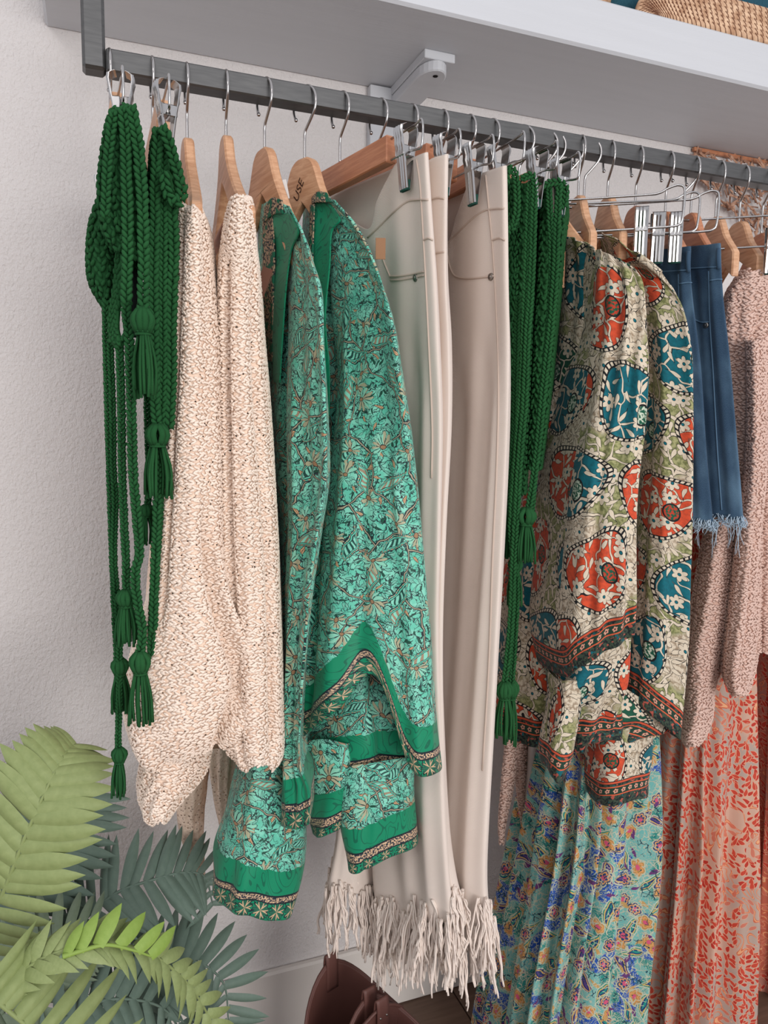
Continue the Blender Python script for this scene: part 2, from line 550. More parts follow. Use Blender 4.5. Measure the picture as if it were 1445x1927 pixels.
def build_mats():
    # wall plaster
    m = Mat('wall_plaster', 0.75, 0.25)
    o = m.obj()
    h = m.noise(m.scale(o, (1, 1, 0.8)), 230, 3, 0.55, 0.2) + m.noise(o, 60, 2, 0.5) * 0.5
    m.color(m.mix(m.noise(o, 3.0, 2), (214, 208, 205), (221, 215, 212)))
    m.bump(h, 0.8, 0.0034); M['wall'] = m.m
    m = Mat('white_paint', 0.45, 0.4); o = m.obj()
    m.color(m.mix(m.noise(m.scale(o, (2, 30, 30)), 2.0, 3), (192, 193, 196), (200, 201, 204)))
    m.bump(m.noise(m.scale(o, (4, 60, 60)), 6, 3), 0.12, 0.002); M['paint'] = m.m
    m = Mat('baseboard_paint', 0.5, 0.3); o = m.obj()
    m.color(m.mix(m.noise(o, 4, 2), (214, 206, 198), (222, 214, 207))); M['base'] = m.m
    m = Mat('dark_floor_wood', 0.45, 0.4); o = m.obj()
    n = m.noise(m.scale(o, (3, 30, 3)), 3, 4)
    m.color(m.mix(n, (72, 54, 44), (122, 96, 80))); M['floor'] = m.m
    # steel
    m = Mat('brushed_steel', 0.38, 0.5, 0.9); o = m.obj()
    m.color(m.mix(m.noise(m.scale(o, (6, 60, 60)), 5, 4), (84, 84, 84), (112, 111, 110)))
    m.rough(m.noise(o, 30, 3) * 0.25 + 0.3); M['steel'] = m.m
    M['chrome'] = Mat('polished_chrome', 0.2, 0.5, 1.0).color((176, 174, 173)).m
    M['wire'] = Mat('nickel_wire', 0.2, 0.5, 1.0).color((178, 174, 172)).m
    # woods
    for nm, a, b in (('wood', (190, 140, 104), (216, 170, 134)), ('wood_red', (172, 110, 78), (196, 134, 98)), ('wood_pale', (205, 160, 124), (226, 185, 150))):
        m = Mat(nm, 0.42, 0.4); o = m.obj()
        w = m.noise(m.scale(o, (18, 3, 60)), 3.0, 4, 0.6, 0.6)
        m.color(m.mix(w.soft(0.35, 0.7), a, b)); m.bump(w, 0.05, 0.001); M[nm] = m.m
    # knits / yarn
    def yarn(nm, a, b, sc=160, sheen=0.0):
        m = Mat(nm, 0.92, 0.12, 0, sheen); o = m.obj()
        m.color(m.mix(m.noise(o, 14, 3), a, b)); m.bump(m.noise(m.scale(o, (1, 1, 1)), sc * 6, 2), 0.5, 0.0008); M[nm] = m.m
    yarn('cream', (238, 216, 198), (247, 230, 215))
    yarn('pink', (212, 180, 166), (224, 194, 180))
    yarn('green', (28, 70, 38), (42, 92, 52))
    yarn('dark_green', (10, 58, 36), (16, 72, 44))
    yarn('fringe', (222, 206, 194), (236, 222, 211))
    yarn('frayed', (150, 172, 190), (190, 205, 216))
    def sheet(nm, a, b, hole):
        m = Mat(nm, 0.95, 0.1); o = m.obj()
        m.color(m.mix(m.noise(o, 14, 3), a, b))
        v = m.voro(m.scale(o, (1, 1, 1.4)), 190, '3D')
        d = E(m.nt, v.outputs['Distance'])
        m.bump(d, 0.6, 0.002)
        hn = (d < hole)
        tr = m.nt.nodes.new('ShaderNodeBsdfTransparent'); mx = m.nt.nodes.new('ShaderNodeMixShader')
        m.nt.links.new(hn.k, mx.inputs[0]); m.nt.links.new(m.b.outputs[0], mx.inputs[1]); m.nt.links.new(tr.outputs[0], mx.inputs[2])
        m.nt.links.new(mx.outputs[0], m.out.inputs[0]); M[nm] = m.m
    sheet('cream_sheet', (232, 204, 182), (242, 218, 198), 0.22)
    sheet('pink_sheet', (200, 164, 148), (212, 178, 162), 0.22)
    # twill trousers
    m = Mat('beige_twill', 0.85, 0.2, 0, 0.15); x, y = m.uv()
    tw = ((x + y * 1.0) * 3600.0).sin()
    n = m.noise(m.comb(x, y), 14, 3)
    m.color(m.mix(n, (218, 202, 190), (227, 213, 202)))
    m.bump(tw * 0.6 + m.noise(m.comb(x, y), 900, 2), 0.4, 0.0008); M['twill'] = m.m
    m = Mat('twill_seam', 0.9, 0.2).color((198, 179, 165)); M['seam'] = m.m
    m = Mat('denim', 0.85, 0.2, 0, 0.1); x, y = m.uv()
    n = m.noise(m.comb(x, y * 0.5), 18, 4); f = m.noise(m.comb(x * 2.0, y * 0.6), 1400, 2)
    c = m.mix(n.soft(0.42, 0.75), (34, 58, 82), (84, 112, 134))
    c = m.mix(f.soft(0.4, 0.8) * 0.35, c, (120, 150, 172))
    m.color(c); m.bump(f, 0.25, 0.0008); M['denim'] = m.m
    M['denim_seam'] = Mat('denim_seam', 0.85, 0.2).color((88, 116, 140)).m
    # leather, straw, teal
    m = Mat('brown_leather', 0.5, 0.35); o = m.obj()
    m.color(m.mix(m.noise(o, 9, 4), (82, 50, 44), (112, 74, 66))); m.bump(m.noise(o, 160, 3), 0.15, 0.001); M['leather'] = m.m
    M['leather_in'] = Mat('boot_lining', 0.85, 0.2).color((100, 66, 58)).m
    m = Mat('straw_braid', 0.8, 0.25); o = m.obj()
    w = m.noise(o, 60, 3)
    m.color(m.mix(w.soft(0.3, 0.7), (176, 136, 106), (222, 188, 156))); m.bump(w, 0.4, 0.002); M['straw'] = m.m
    M['straw_thread'] = Mat('straw_thread', 0.9).color((120, 76, 56)).m
    m = Mat('teal_canvas', 0.9, 0.2); o = m.obj()
    m.color(m.mix(m.noise(o, 300, 2), (26, 62, 76), (46, 88, 102))); m.bump(m.noise(o, 500, 2), 0.4, 0.001); M['teal_canvas'] = m.m
    m = Mat('dried_raffia', 0.85, 0.2); o = m.obj()
    m.color(m.mix(m.noise(o, 70, 2).soft(0.35, 0.65), (140, 100, 80), (190, 150, 126))); M['raffia'] = m.m
    M['kraft'] = Mat('kraft_card', 0.85, 0.2).color((150, 112, 84)).m
    M['brown_tag'] = Mat('brown_leather_tag', 0.7, 0.3).color((92, 58, 44)).m
    M['white_tag'] = Mat('white_satin_label', 0.6, 0.3).color((214, 210, 206)).m
    M['black'] = Mat('black_card', 0.6, 0.3).color((18, 20, 24)).m
    M['ink'] = Mat('marker_ink', 0.7, 0.2).color((62, 36, 26)).m
    M['rubber'] = Mat('clip_rubber_pad', 0.6, 0.3).color((22, 70, 58)).m
    M['hole'] = Mat('screw_hole', 0.9, 0.1).color((30, 26, 24)).m
    M['brass'] = Mat('rivet_nickel', 0.3, 0.5, 1.0).color((150, 144, 138)).m
    # fern
    def leaf(nm, a, b):
        m = Mat(nm, 0.55, 0.35); o = m.obj(); x, y = m.uv()
        n = m.noise(o, 9, 3); st = m.noise(m.comb(x * 700.0, y * 8.0), 1.0, 2)
        m.color(m.mix(n * 0.6 + st * 0.4, a, b)); m.bump(st, 0.12, 0.001); M[nm] = m.m
    leaf('leaf_light', (108, 124, 70), (156, 166, 112))
    leaf('leaf_mid', (96, 112, 92), (130, 144, 120))
    leaf('leaf_dark', (78, 98, 88), (112, 130, 116))
    leaf('leaf_bright', (112, 142, 52), (146, 168, 84))
    # ---------------- prints
    MINT, MINT2, DK, TAN, EM, EM2, OLV = (94, 186, 160), (128, 204, 180), (18, 30, 38), (196, 156, 116), (0, 128, 90), (0, 96, 70), (20, 92, 66)
    def mint_print(nm, h0, h1, h2, bandmode=True):
        m = Mat(nm, 0.55, 0.3, 0, 0.12); x, y = m.uv()
        nz = m.sep(m.noise(m.comb(x, y), 34, 2, col=True))
        xw = x + (nz[0] - 0.5) * 0.020; yw = y + (nz[1] - 0.5) * 0.020
        nf = m.sep(m.noise(m.comb(x, y), 170, 2, col=True))
        xf = xw + (nf[0] - 0.5) * 0.011; yf = yw + (nf[1] - 0.5) * 0.011
        c = m.mix(m.noise(m.comb(x, y), 50, 2).soft(0.42, 0.62), MINT, MINT2)
        # twigs: thin branching lines everywhere, with tiny leaves
        for sz, w, off in ((0.0075, 0.00040, 0.0), (0.016, 0.00070, 4.0)):
            e = E(m.nt, m.voro(m.comb(xf + off, yf), 1.0 / sz, feat='DISTANCE_TO_EDGE').outputs['Distance'])
            gap = m.noise(m.comb(x + off, y), 110, 1) > 0.43
            c = m.mix((e < w / sz) * gap * 0.92, c, DK)
        for k, (sz, L, W, col, th_) in enumerate(((0.0088, 0.0040, 0.0015, MINT2, 0.2), (0.0105, 0.0046, 0.0011, OLV, 0.6), (0.0150, 0.0056, 0.0017, TAN, 0.72))):
            p, q, a, b = m.cell(xw, yw, sz, 0.95, 0.31 * k + 1.7, 0.13)
            p, q = m.rot(p, q, a * 6.28)
            d, t = m.drop(p, q, L, W, 40.0)
            on = (b > th_)
            c = m.mix((d < 0.0) * on, c, col)
            c = m.mix(d.line(0.00030) * on, c, DK)
            c = m.mix(p.line(0.00018) * (d < 0.0) * on, c, DK)
        # long vines
        e = E(m.nt, m.voro(m.comb(xw + 7.0, yw * 0.8), 1.0 / 0.052, feat='DISTANCE_TO_EDGE').outputs['Distance'])
        c = m.mix(e < 0.026, c, DK); c = m.mix(e < 0.010, c, (160, 150, 124))
        # paisleys
        p, q, a, b = m.cell(xw, yw, 0.056, 0.8, 0.9, 2.2)
        p, q = m.rot(p, q, a * 6.28)
        d, t = m.drop(p, q, 0.022, 0.0080, 24.0)
        ins = (d < 0.0) 
        hatch = ((t * 70.0).sin() > 0.1) * ((d + 0.0016) > 0.0)
        c = m.mix(ins, c, MINT)
        c = m.mix(ins * ((d + 0.0034) < 0.0), c, m.mix((t * 46.0 + p * 500.0).sin() > 0.1, MINT2, m.mix(b > 0.5, (24, 70, 62), (150, 128, 104))))
        c = m.mix(ins * hatch, c, (200, 170, 134))
        c = m.mix(ins * ((d + 0.0017).line(0.00035)), c, DK); c = m.mix(ins * ((d + 0.0036).line(0.00035)), c, DK)
        c = m.mix(d.line(0.00055), c, DK)
        # chrysanthemum fans
        p, q, a, b = m.cell(xw, yw, 0.052, 0.85, 4.3, 0.4)
        p, q = m.rot(p, q, a * 6.28)
        r = (p * p + q * q).sqrt(); th = q.atan2(p)
        pet = (th * 6.5 + r * 90.0).sin().abs()
        R_ = (b * 0.5 + 0.75) * 0.0165
        d = r - R_ * (pet * 0.55 + 0.45)
        fan = (th.abs() < 2.1)
        ins = (d < 0.0) * fan
        c = m.mix(ins, c, m.mix((th * 3.25 + a * 9.0).sin() > 0.0, (134, 200, 174), (168, 164, 134)))
        c = m.mix(ins * ((pet < 0.42)), c, DK)
        c = m.mix(d.line(0.00045) * fan, c, DK)
        c = m.mix(r < 0.0030, c, (150, 116, 84)); c = m.mix((r - 0.0030).line(0.0004), c, DK)
        if bandmode:
            hx, hy = m.uv('hem')
            nb = m.noise(m.comb(x, y), 16, 1.5, 0.5, 1.2)
            em = m.mix(((nb * 14.0).fract() - 0.5).line(0.09), EM, EM2)
            wob = hy + (m.noise(m.comb(x, y), 120, 1) - 0.5) * 0.006
            c = m.mix(wob < h2, c, em)
            tn = m.mix(m.noise(m.comb(x, y), 420, 2).soft(0.45, 0.55), (34, 44, 56), (200, 168, 136))
            c = m.mix(hy < h1, c, tn)
            c = m.mix((hy - h1).line(0.0012), c, DK)
            # hem garland
            g = m.mix(((m.noise(m.comb(x, y), 90, 2, 0.5, 0.8) * 6.0).fract() - 0.5).line(0.16), EM, DK)
            fp = (((hx / 0.024).fract() - 0.5) * 0.024); fq = hy - h0 * 0.5
            d, r, th = m.flower(fp, fq, max(h0, 0.004) * 0.55, 11, 0.5)
            g = m.mix(d < 0.0, g, m.mix((th * 5.5).cos() > 0.2, (36, 96, 74), (196, 164, 130)))
            g = m.mix(d.line(0.0007), g, DK)
            c = m.mix(hy < h0, c, g)
            c = m.mix((hy - h0).line(0.0009), c, DK)
        m.color(c)
        m.bump(m.noise(m.comb(x, y), 1500, 1), 0.08, 0.0004); M[nm] = m.m
    mint_print('mint_print', 0.022, 0.031, 0.064)
    mint_print('mint_cuff', 0.014, 0.027, 0.060)
    mint_print('mint_plain', 0.0, 0.0, 0.0, False)
    m = Mat('emerald_band', 0.5, 0.3, 0, 0.1); x, y = m.uv()
    nb = m.noise(m.comb(x, y), 16, 1.5, 0.5, 1.2)
    m.color(m.mix(((nb * 14.0).fract() - 0.5).line(0.09), EM, EM2)); M['emerald'] = m.m
    m = Mat('collar_trim', 0.6, 0.3); x, y = m.uv()
    t = m.noise(m.comb(x, y), 300, 2, 0.5, 0.5)
    c = m.mix(t.soft(0.46, 0.54), (28, 40, 46), (176, 150, 122)); c = m.mix(m.noise(m.comb(x, y), 70, 1).soft(0.5, 0.6), c, (12, 96, 70))
    m.color(c); M['trim'] = m.m

    # big paisley quilt jacket
    def paisley_jacket(nm, band=True):
        m = Mat(nm, 0.75, 0.2, 0, 0.1); x, y = m.uv()
        x = x / 1.2; y = y / 1.2
        CR, BK, OR, TE, OG, GN = (208, 194, 172), (26, 26, 28), (206, 78, 46), (12, 100, 112), (112, 116, 72), (24, 84, 62)
        nz = m.sep(m.noise(m.comb(x, y), 9, 1, col=True))
        xw = x + (nz[0] - 0.5) * 0.02; yw = y + (nz[1] - 0.5) * 0.02
        # small cream blossoms used everywhere
        def blossoms(base, dx):
            c = base
            vz = m.sep(m.noise(m.comb(x + dx, y), 38, 1, col=True))
            v = E(m.nt, m.voro(m.comb(xw + dx + (vz[0] - 0.5) * 0.03, yw + (vz[1] - 0.5) * 0.03), 1.0 / 0.034, feat='DISTANCE_TO_EDGE').outputs['Distance'])
            c = m.mix(v < 0.050, c, BK); c = m.mix(v < 0.034, c, CR)
            p, q, a, b = m.cell(xw, yw, 0.0155, 0.8, dx + 0.5, 0.2)
            p, q = m.rot(p, q, a * 6.28)
            d, t = m.drop(p, q, 0.0072, 0.0024, 30.0)
            on = (b > 0.25)
            c = m.mix((d < 0.0005) * on, c, BK); c = m.mix((d < 0.0) * on, c, CR)
            p, q, a, b = m.cell(xw, yw, 0.031, 0.75, dx, 0.0)
            d, r, th = m.flower(p, q, 0.0095, 6, 0.48)
            c = m.mix(d < 0.0007, c, BK); c = m.mix(d < 0.0, c, CR)
            c = m.mix(r < 0.0022, c, BK); c = m.mix(r < 0.0016, c, TE)
            return c
        # ground: cream and olive florals in drifting areas
        wash = m.noise(m.comb(x, y), 220, 2)
        g0 = m.mix(wash.soft(0.40, 0.62), CR, (150, 132, 110))
        g1 = m.mix(wash.soft(0.40, 0.60), OG, (160, 158, 112))
        gsel = m.noise(m.comb(x + 9.0, y), 11, 1).soft(0.47, 0.53)
        c = blossoms(m.mix(gsel, g0, g1), 0.0)
        # medallions on a staggered lattice: teal, orange, teal, green
        TX, TY = 0.118, 0.098
        row = (yw / TY).floor()
        xs = xw + row * (TX * 0.37)
        colm = (xs / TX).floor()
        p = ((xs / TX).fract() - 0.5) * TX
        q = ((yw / TY).fract() - 0.5) * TY
        hsh = ((row * 12.989 + colm * 78.233).sin() * 43.758).fract()
        p2, q2 = m.rot(p, q, hsh * 1.2 + 0.9)
        # paisley body: ellipse with a curled tail
        bend = p2 + (q2 + 0.010) * (q2 + 0.010) * 7.0 - 0.005
        rr = ((bend / 0.038) * (bend / 0.038) + (q2 / 0.048) * (q2 / 0.048)).sqrt()
        d = (rr - 1.0) * 0.040
        par = ((row + colm) * 0.5).fract() > 0.25
        med = m.mix(par, TE, OR)
        med = m.mix((hsh > 0.92), med, GN)
        med = m.mix(wash.soft(0.35, 0.75) * 0.35, med, (20, 34, 40))
        medf = blossoms(med, 2.0)
        # inner eye
        ei = (((p2 - 0.006) * (p2 - 0.006) + (q2 - 0.018) * (q2 - 0.018) * 1.4).sqrt() - 0.0115)
        eye = m.mix(m.noise(m.comb(x, y), 300, 1).soft(0.45, 0.55), GN, m.mix(par, (190, 200, 180), (176, 60, 40)))
        medf = m.mix(ei < 0.0, medf, eye); medf = m.mix(ei.line(0.0011), medf, BK)
        inside = (d < 0.0)
        c = m.mix(d < 0.0050, c, BK)
        # beads round the rim
        ang = q2.atan2(bend)
        bead = ((ang * 40.0).sin() > -0.35) * ((d - 0.0027).line(0.0014))
        c = m.mix(bead, c, CR)
        c = m.mix(inside, c, medf)
        if band:
            hx, hy = m.uv('hem')
            bd = m.mix(m.noise(m.comb(x, y), 260, 2, 0.5, 0.6).soft(0.47, 0.53), (26, 34, 36), (60, 74, 60))
            bd = m.mix(m.noise(m.comb(x + 4.0, y), 150, 1).soft(0.60, 0.64), bd, (170, 84, 70))
            bd = m.mix(m.noise(m.comb(x + 8.0, y), 120, 1).soft(0.62, 0.66), bd, (16, 92, 100))
            fp = (((hx / 0.013).fract() - 0.5) * 0.013)
            fl, r, th = m.flower(fp, hy - 0.027, 0.0042, 5, 0.4)
            strip = m.mix(fl < 0.0, (30, 58, 46), (206, 150, 128)); strip = m.mix(r < 0.0012, strip, BK)
            c = m.mix(hy < 0.044, c, m.mix((hy - 0.041).line(0.0016), (34, 42, 40), (196, 82, 54)))
            c = m.mix(hy < 0.0385, c, strip if False else bd)
            c = m.mix((hy - 0.027).line(0.0058), c, strip)
            c = m.mix(((hy - 0.027).abs() - 0.0066).line(0.0010), c, (206, 92, 60))
        m.color(c)
        pk = m.noise(m.comb(x, y), 120, 2)
        m.bump(pk, 0.35, 0.003); M[nm] = m.m
    paisley_jacket('paisley_quilt'); paisley_jacket('paisley_plain', False)

    # blue paisley dress
    m = Mat('blue_paisley', 0.7, 0.25, 0, 0.1); x, y = m.uv()
    nz = m.sep(m.noise(m.comb(x, y), 14, 2, col=True))
    xw = x + (nz[0] - 0.5) * 0.03; yw = y + (nz[1] - 0.5) * 0.03
    c = m.mix(m.noise(m.comb(xw, yw), 20, 2).soft(0.44, 0.5), (44, 128, 118), (104, 166, 160))
    c = m.mix(m.noise(m.comb(xw + 3.0, yw), 16, 1).soft(0.55, 0.57), c, (34, 76, 158))
    lace = m.noise(m.comb(xw, yw), 120, 1, 0.5, 0.5)
    c = m.mix(((lace * 6.0).fract() - 0.5).line(0.12), c, (160, 168, 148))
    p, q, a, b = m.cell(xw, yw, 0.044, 0.85, 1.1, 0.3)
    p, q = m.rot(p, q, a * 6.28)
    d, t = m.drop(p, q, 0.020, 0.0088, 22.0)
    c = m.mix(d < 0.002, c, (184, 186, 160)); c = m.mix(d < 0.0, c, m.mix(b > 0.5, (30, 130, 118), (86, 60, 120)))
    c = m.mix((d + 0.003).line(0.0011), c, (196, 160, 90)); c = m.mix((d + 0.0055).line(0.001), c, (30, 40, 100))
    p, q, a, b = m.cell(xw, yw, 0.048, 0.9, 3.1, 0.9)
    d, r, th = m.flower(p, q, 0.0128, 6, 0.3)
    c = m.mix(d < 0.0022, c, (176, 176, 150)); c = m.mix(d < 0.0, c, m.mix(b > 0.55, (36, 62, 108), (172, 128, 70)))
    c = m.mix((d + 0.0035).line(0.0013), c, (206, 146, 90))
    c = m.mix((th * 3.0).sin().line(0.12) * (r < 0.013), c, (210, 140, 80)); c = m.mix(r < 0.0042, c, (196, 80, 110))
    p, q, a, b = m.cell(xw, yw, 0.03, 0.9, 7.0, 0.2)
    p, q = m.rot(p, q, a * 6.28)
    d, t = m.drop(p, q, 0.009, 0.0035, 60.0)
    c = m.mix((d < 0.0) * (b > 0.45), c, m.mix(a > 0.5, (98, 50, 104), (182, 144, 88)))
    nf = m.sep(m.noise(m.comb(x, y), 90, 2, col=True))
    e = E(m.nt, m.voro(m.comb(x + (nf[0] - 0.5) * 0.014, y + (nf[1] - 0.5) * 0.014), 1.0 / 0.010, feat='DISTANCE_TO_EDGE').outputs['Distance'])
    gp = m.noise(m.comb(x + 6.0, y), 45, 1)
    c = m.mix((e < 0.07) * (gp > 0.5), c, (176, 178, 156)); c = m.mix((e < 0.07) * (gp < 0.42), c, (24, 60, 74))
    m.color(c); M['blue_print'] = m.m

    # vermilion leaf print
    def red_print(nm, ground, gr2):
        m = Mat(nm, 0.7, 0.25, 0, 0.1); x, y = m.uv()
        nz = m.sep(m.noise(m.comb(x, y), 20, 2, col=True))
        xw = x + (nz[0] - 0.5) * 0.016; yw = y + (nz[1] - 0.5) * 0.016
        c = m.mix(m.noise(m.comb(x, y), 6, 1).soft(0.42, 0.58), ground, gr2)
        n2 = m.noise(m.comb(xw, yw), 17, 1, 0.5, 0.8)
        area = m.noise(m.comb(x + 2.0, y * 0.5), 14, 1) > 0.54
        tl = ((n2 * 9.0).fract() - 0.5)
        c = m.mix(tl.line(0.13) * area, c, (196, 96, 66)); c = m.mix(tl.line(0.05) * area, c, (222, 160, 116))
        for k, (sz, L, W, col) in enumerate(((0.0128, 0.0068, 0.0031, (178, 50, 38)), (0.0165, 0.0080, 0.0033, (190, 66, 48)))):
            p, q, a, b = m.cell(xw, yw, sz, 0.75, 0.7 * k, 1.3 * k)
            p, q = m.rot(p, q, (a - 0.5) * 2.6)
            d, t = m.drop(p, q, L, W, 30.0)
            on = (b > 0.15) * (1 - area * (1.0 if k == 0 else 0.4))
            c = m.mix((d < 0.0009) * on, c, (216, 160, 128)); c = m.mix((d < 0.0) * on, c, col)
        m.color(c); M[nm] = m.m
    red_print('red_print', (170, 150, 138), (196, 158, 138))
    red_print('red_print_b', (186, 92, 70), (176, 120, 104))
build_mats()
# ------------------------------------------------------------------ the room
def struct(name, mb, mat, smooth=False):
    return tag(link(name, mb.mesh(name, smooth), mat), kind='structure')

b = MB(); b.box((0.6, WALL_Y + 0.06, 1.35), (2.4, 0.06, 1.35)); struct('wall_back', b, M['wall'])
b = MB(); b.box((0.6, -0.6, -0.03), (2.4, 2.0, 0.02)); fl = struct('floor', b, M['floor'])
mb_pl = None
for i in range(9):
    x0 = 0.30 + i * 0.125
    b = MB(); b.box((x0 + 0.0615, 0.56, -0.005), (0.0610, 0.75, 0.0055), bev=0.0015)
    link('plank', b.mesh('plank', False), M['floor'], fl)
b = MB(); b.box((0.6, WALL_Y - 0.008, 0.0715), (2.4, 0.008, 0.071), bev=0.004); struct('baseboard_back', b, M['base'])

# long white shelf
SH_Z0, SH_Z1, SH_Y0 = 1.787, 1.864, 1.056
b = MB(); b.box((1.174, (SH_Y0 + WALL_Y) / 2, (SH_Z0 + SH_Z1) / 2), (1.226, (WALL_Y - SH_Y0) / 2, (SH_Z1 - SH_Z0) / 2), bev=0.004)
tag(link('wall_shelf', b.mesh('wall_shelf', False), M['paint']), 'thick white painted shelf fixed to the wall above the clothes rail', 'shelf')

# bracket under it
br = thing('shelf_bracket', 'white wooden bracket with a rounded end under the shelf', 'bracket', (0.535, 1.31, 1.70))
b = MB(); b.box((0.537, 1.2375, 1.7800), (0.027, 0.0815, 0.0069), bev=0.001); part('top_board', b.mesh('top_board', False), M['paint'], br)
poly = [(-0.024, 0.0), (0.024, 0.0)] + [(0.024 * math.cos(t), -0.120 - 0.040 * math.sin(t)) for t in np.linspace(0, math.pi, 12)]
b = MB(); b.prism(poly, (0.535, 1.312, 1.764), (1, 0, 0), (0, 1, 0), (0, 0, 1), 0.017, 0.002); part('rounded_board', b.mesh('rounded_board', False), M['paint'], br)
b = MB(); b.lathe([(0.0001, 0), (0.0042, 0), (0.0042, 0.004)], (0.5365, 1.172, 1.7548), (0, 0, 1), 12); part('screw_hole', b.mesh('screw_hole'), M['hole'], br)
b = MB(); b.box((0.498, 1.3105, 1.725), (0.027, 0.0085, 0.060), bev=0.001); part('wall_board', b.mesh('wall_board', False), M['paint'], br)

# ------------------------------------------------------------------ the rail
RZ, RH = 1.611, 0.0130
ra = thing('clothes_rail', 'square brushed steel clothes rail with an upright post at its left end', 'clothes rail', (0.012, RAIL_Y, RZ))
def sq_tube(mb, p0, p1, h, bev=0.002):
    p0 = vec(p0); p1 = vec(p1)
    hs = np.abs(p1 - p0) / 2; hs = np.where(hs < 1e-6, h, hs)
    mb.box((p0 + p1) / 2, hs, bev=bev)
b = MB(); sq_tube(b, (0.0253, RAIL_Y, RZ), (2.2739, RAIL_Y, RZ), RH); part('crossbar', b.mesh('crossbar', False), M['steel'], ra)
for xx in (0.0122, 2.287):
    b = MB(); sq_tube(b, (xx, RAIL_Y, RZ - 0.0130), (xx, RAIL_Y, 2.58), RH, 0.0035); part('post', b.mesh('post', False), M['steel'], ra)
    b = MB(); b.lathe([(0.0001, 0), (0.045, 0), (0.045, 0.008), (0.0001, 0.008)], (xx, RAIL_Y, 2.58)); part('flange', b.mesh('flange', False), M['steel'], ra)

# ------------------------------------------------------------------ hangers
def rail_v(u): return 100 + 0.178 * (u - 207)
def hook_x(u): return px(u, rail_v(u), 1.0)[0]

def hook_pts(stem):
    R_ = 0.0230; zc = RH + 0.0020 - R_
    arc = [(R_ * math.cos(t), zc + R_ * math.sin(t)) for t in np.radians(np.linspace(-38, 218, 22))]
    return [(0, stem), (0, stem * 0.6 - 0.018), (0.0005, -0.0440), (0.0050, -0.0370), (0.0120, -0.0295)] + arc

class Frame:
    def __init__(s, xh, deg):
        a = math.radians(deg)
        s.o = np.array([xh, RAIL_Y, RZ]); s.e = np.array([math.sin(a), -math.cos(a), 0.0])
        s.n = np.array([math.cos(a), math.sin(a), 0.0]); s.a = a
    def __call__(s, d, z, t=0.0): return s.o + d * s.e + t * s.n + np.array([0, 0, z])

def add_hook(fr, stem, root, mat='wire'):
    b = MB(); P = [fr(d, z) for d, z in hook_pts(stem)]
    b.tube(P, 0.00185, 8, n=70)
    b.lathe([(0.0001, -0.0028), (0.002, -0.002), (0.0028, 0), (0.002, 0.002), (0.0001, 0.0028)], P[-1], (0, 0, 1), 8)
    part('hook', b.mesh('hook'), M[mat], root)

def wood_hanger(u, deg, label, mat='wood', group='wooden hangers on the rail', writing=None, half=0.212, xh=None, bar=True, drop=-0.069, slope=1.0, bow=0.022):
    fr = Frame(hook_x(u) if xh is None else xh, deg)
    t = thing('wooden_hanger', label, 'hanger', tuple(fr(0, drop - 0.05)), group)
    top = drop
    up = [(0.0, top), (0.012, top - 0.001), (0.023, top - 0.008), (0.031, top - 0.021), (0.042, top - 0.038), (0.075, top - 0.065), (0.12, top - 0.093), (0.17, top - 0.117), (0.206, top - 0.131), (0.30, top - 0.168)]
    lo = [(0.30, top - 0.190), (0.204, top - 0.154), (0.17, top - 0.141), (0.12, top - 0.123), (0.075, top - 0.101), (0.038, top - 0.079), (0.012, top - 0.064), (0.0, top - 0.057)]
    sl = lambda L_: [(d, top + (z - top) * (1 + (slope - 1) * min(1.0, d / 0.08))) for d, z in L_]
    up, lo = sl(up), sl(lo)
    zu = np.interp(half, [p[0] for p in up], [p[1] for p in up]); zl = np.interp(half, [p[0] for p in lo][::-1], [p[1] for p in lo][::-1])
    up = [p for p in up if p[0] < half - 0.010] + [(half - 0.004, zu + 0.001), (half, zu - 0.005)]
    lo = [(half, zl + 0.004), (half - 0.004, zl - 0.0005)] + [p for p in lo if p[0] < half - 0.010]
    R_ = crom(np.array(up), 22).tolist() + crom(np.array(lo), 16).tolist()
    L_ = [(-d, z) for d, z in reversed(R_[1:-1])]
    b = MB(); b.prism(R_ + L_, fr.o, fr.e, np.array([0, 0, 1.0]), fr.n, 0.0125, 0.0022)
    # arms curve forward a little
    V = b.v[0]; d = (V - fr.o) @ fr.e
    b.v[0] = V - np.outer((np.abs(d) / half) ** 2 * bow, fr.n)
    part('body', b.mesh('body', True), M[mat], t)
    t.children[-1].data.set_sharp_from_angle(angle=math.radians(40)) if hasattr(t.children[-1].data, 'set_sharp_from_angle') else None
    if bar:
        b = MB(); b.tube([fr(-half + 0.012, top - 0.144, -0.019), fr(half - 0.012, top - 0.144, -0.019)], 0.0055, 10, n=8)
        part('trouser_bar', b.mesh('trouser_bar'), M['wood_red'], t)
    add_hook(fr, drop - 0.002, t)
    if writing:
        cu = bpy.data.curves.new('writing', 'FONT'); cu.body = writing; cu.size = 0.017; cu.shear = 0.25; cu.extrude = 0.0
        cu.align_x = 'CENTER'
        tmp = bpy.data.objects.new('tmp', cu); COL.objects.link(tmp); bpy.context.view_layer.update()
        me = bpy.data.meshes.new_from_object(tmp.evaluated_get(bpy.context.evaluated_depsgraph_get()))
        bpy.data.objects.remove(tmp)
        n_ = -fr.n; ey = np.array([0, 0, 1.0]); ex = np.cross(ey, n_)
        o_ = fr(0.0, top - 0.044, -0.0069)
        if writing.startswith('U'):
            ex, ey = ey * 0.85 + ex * 0.5, -ex * 0.85 + ey * 0.5
        mt = Matrix([[ex[0], ey[0], n_[0], o_[0]], [ex[1], ey[1], n_[1], o_[1]], [ex[2], ey[2], n_[2], o_[2]], [0, 0, 0, 1]])
        me.transform(mt)
        part('handwriting', me, M['ink'], t)
    t['fr'] = 0
    return t, fr

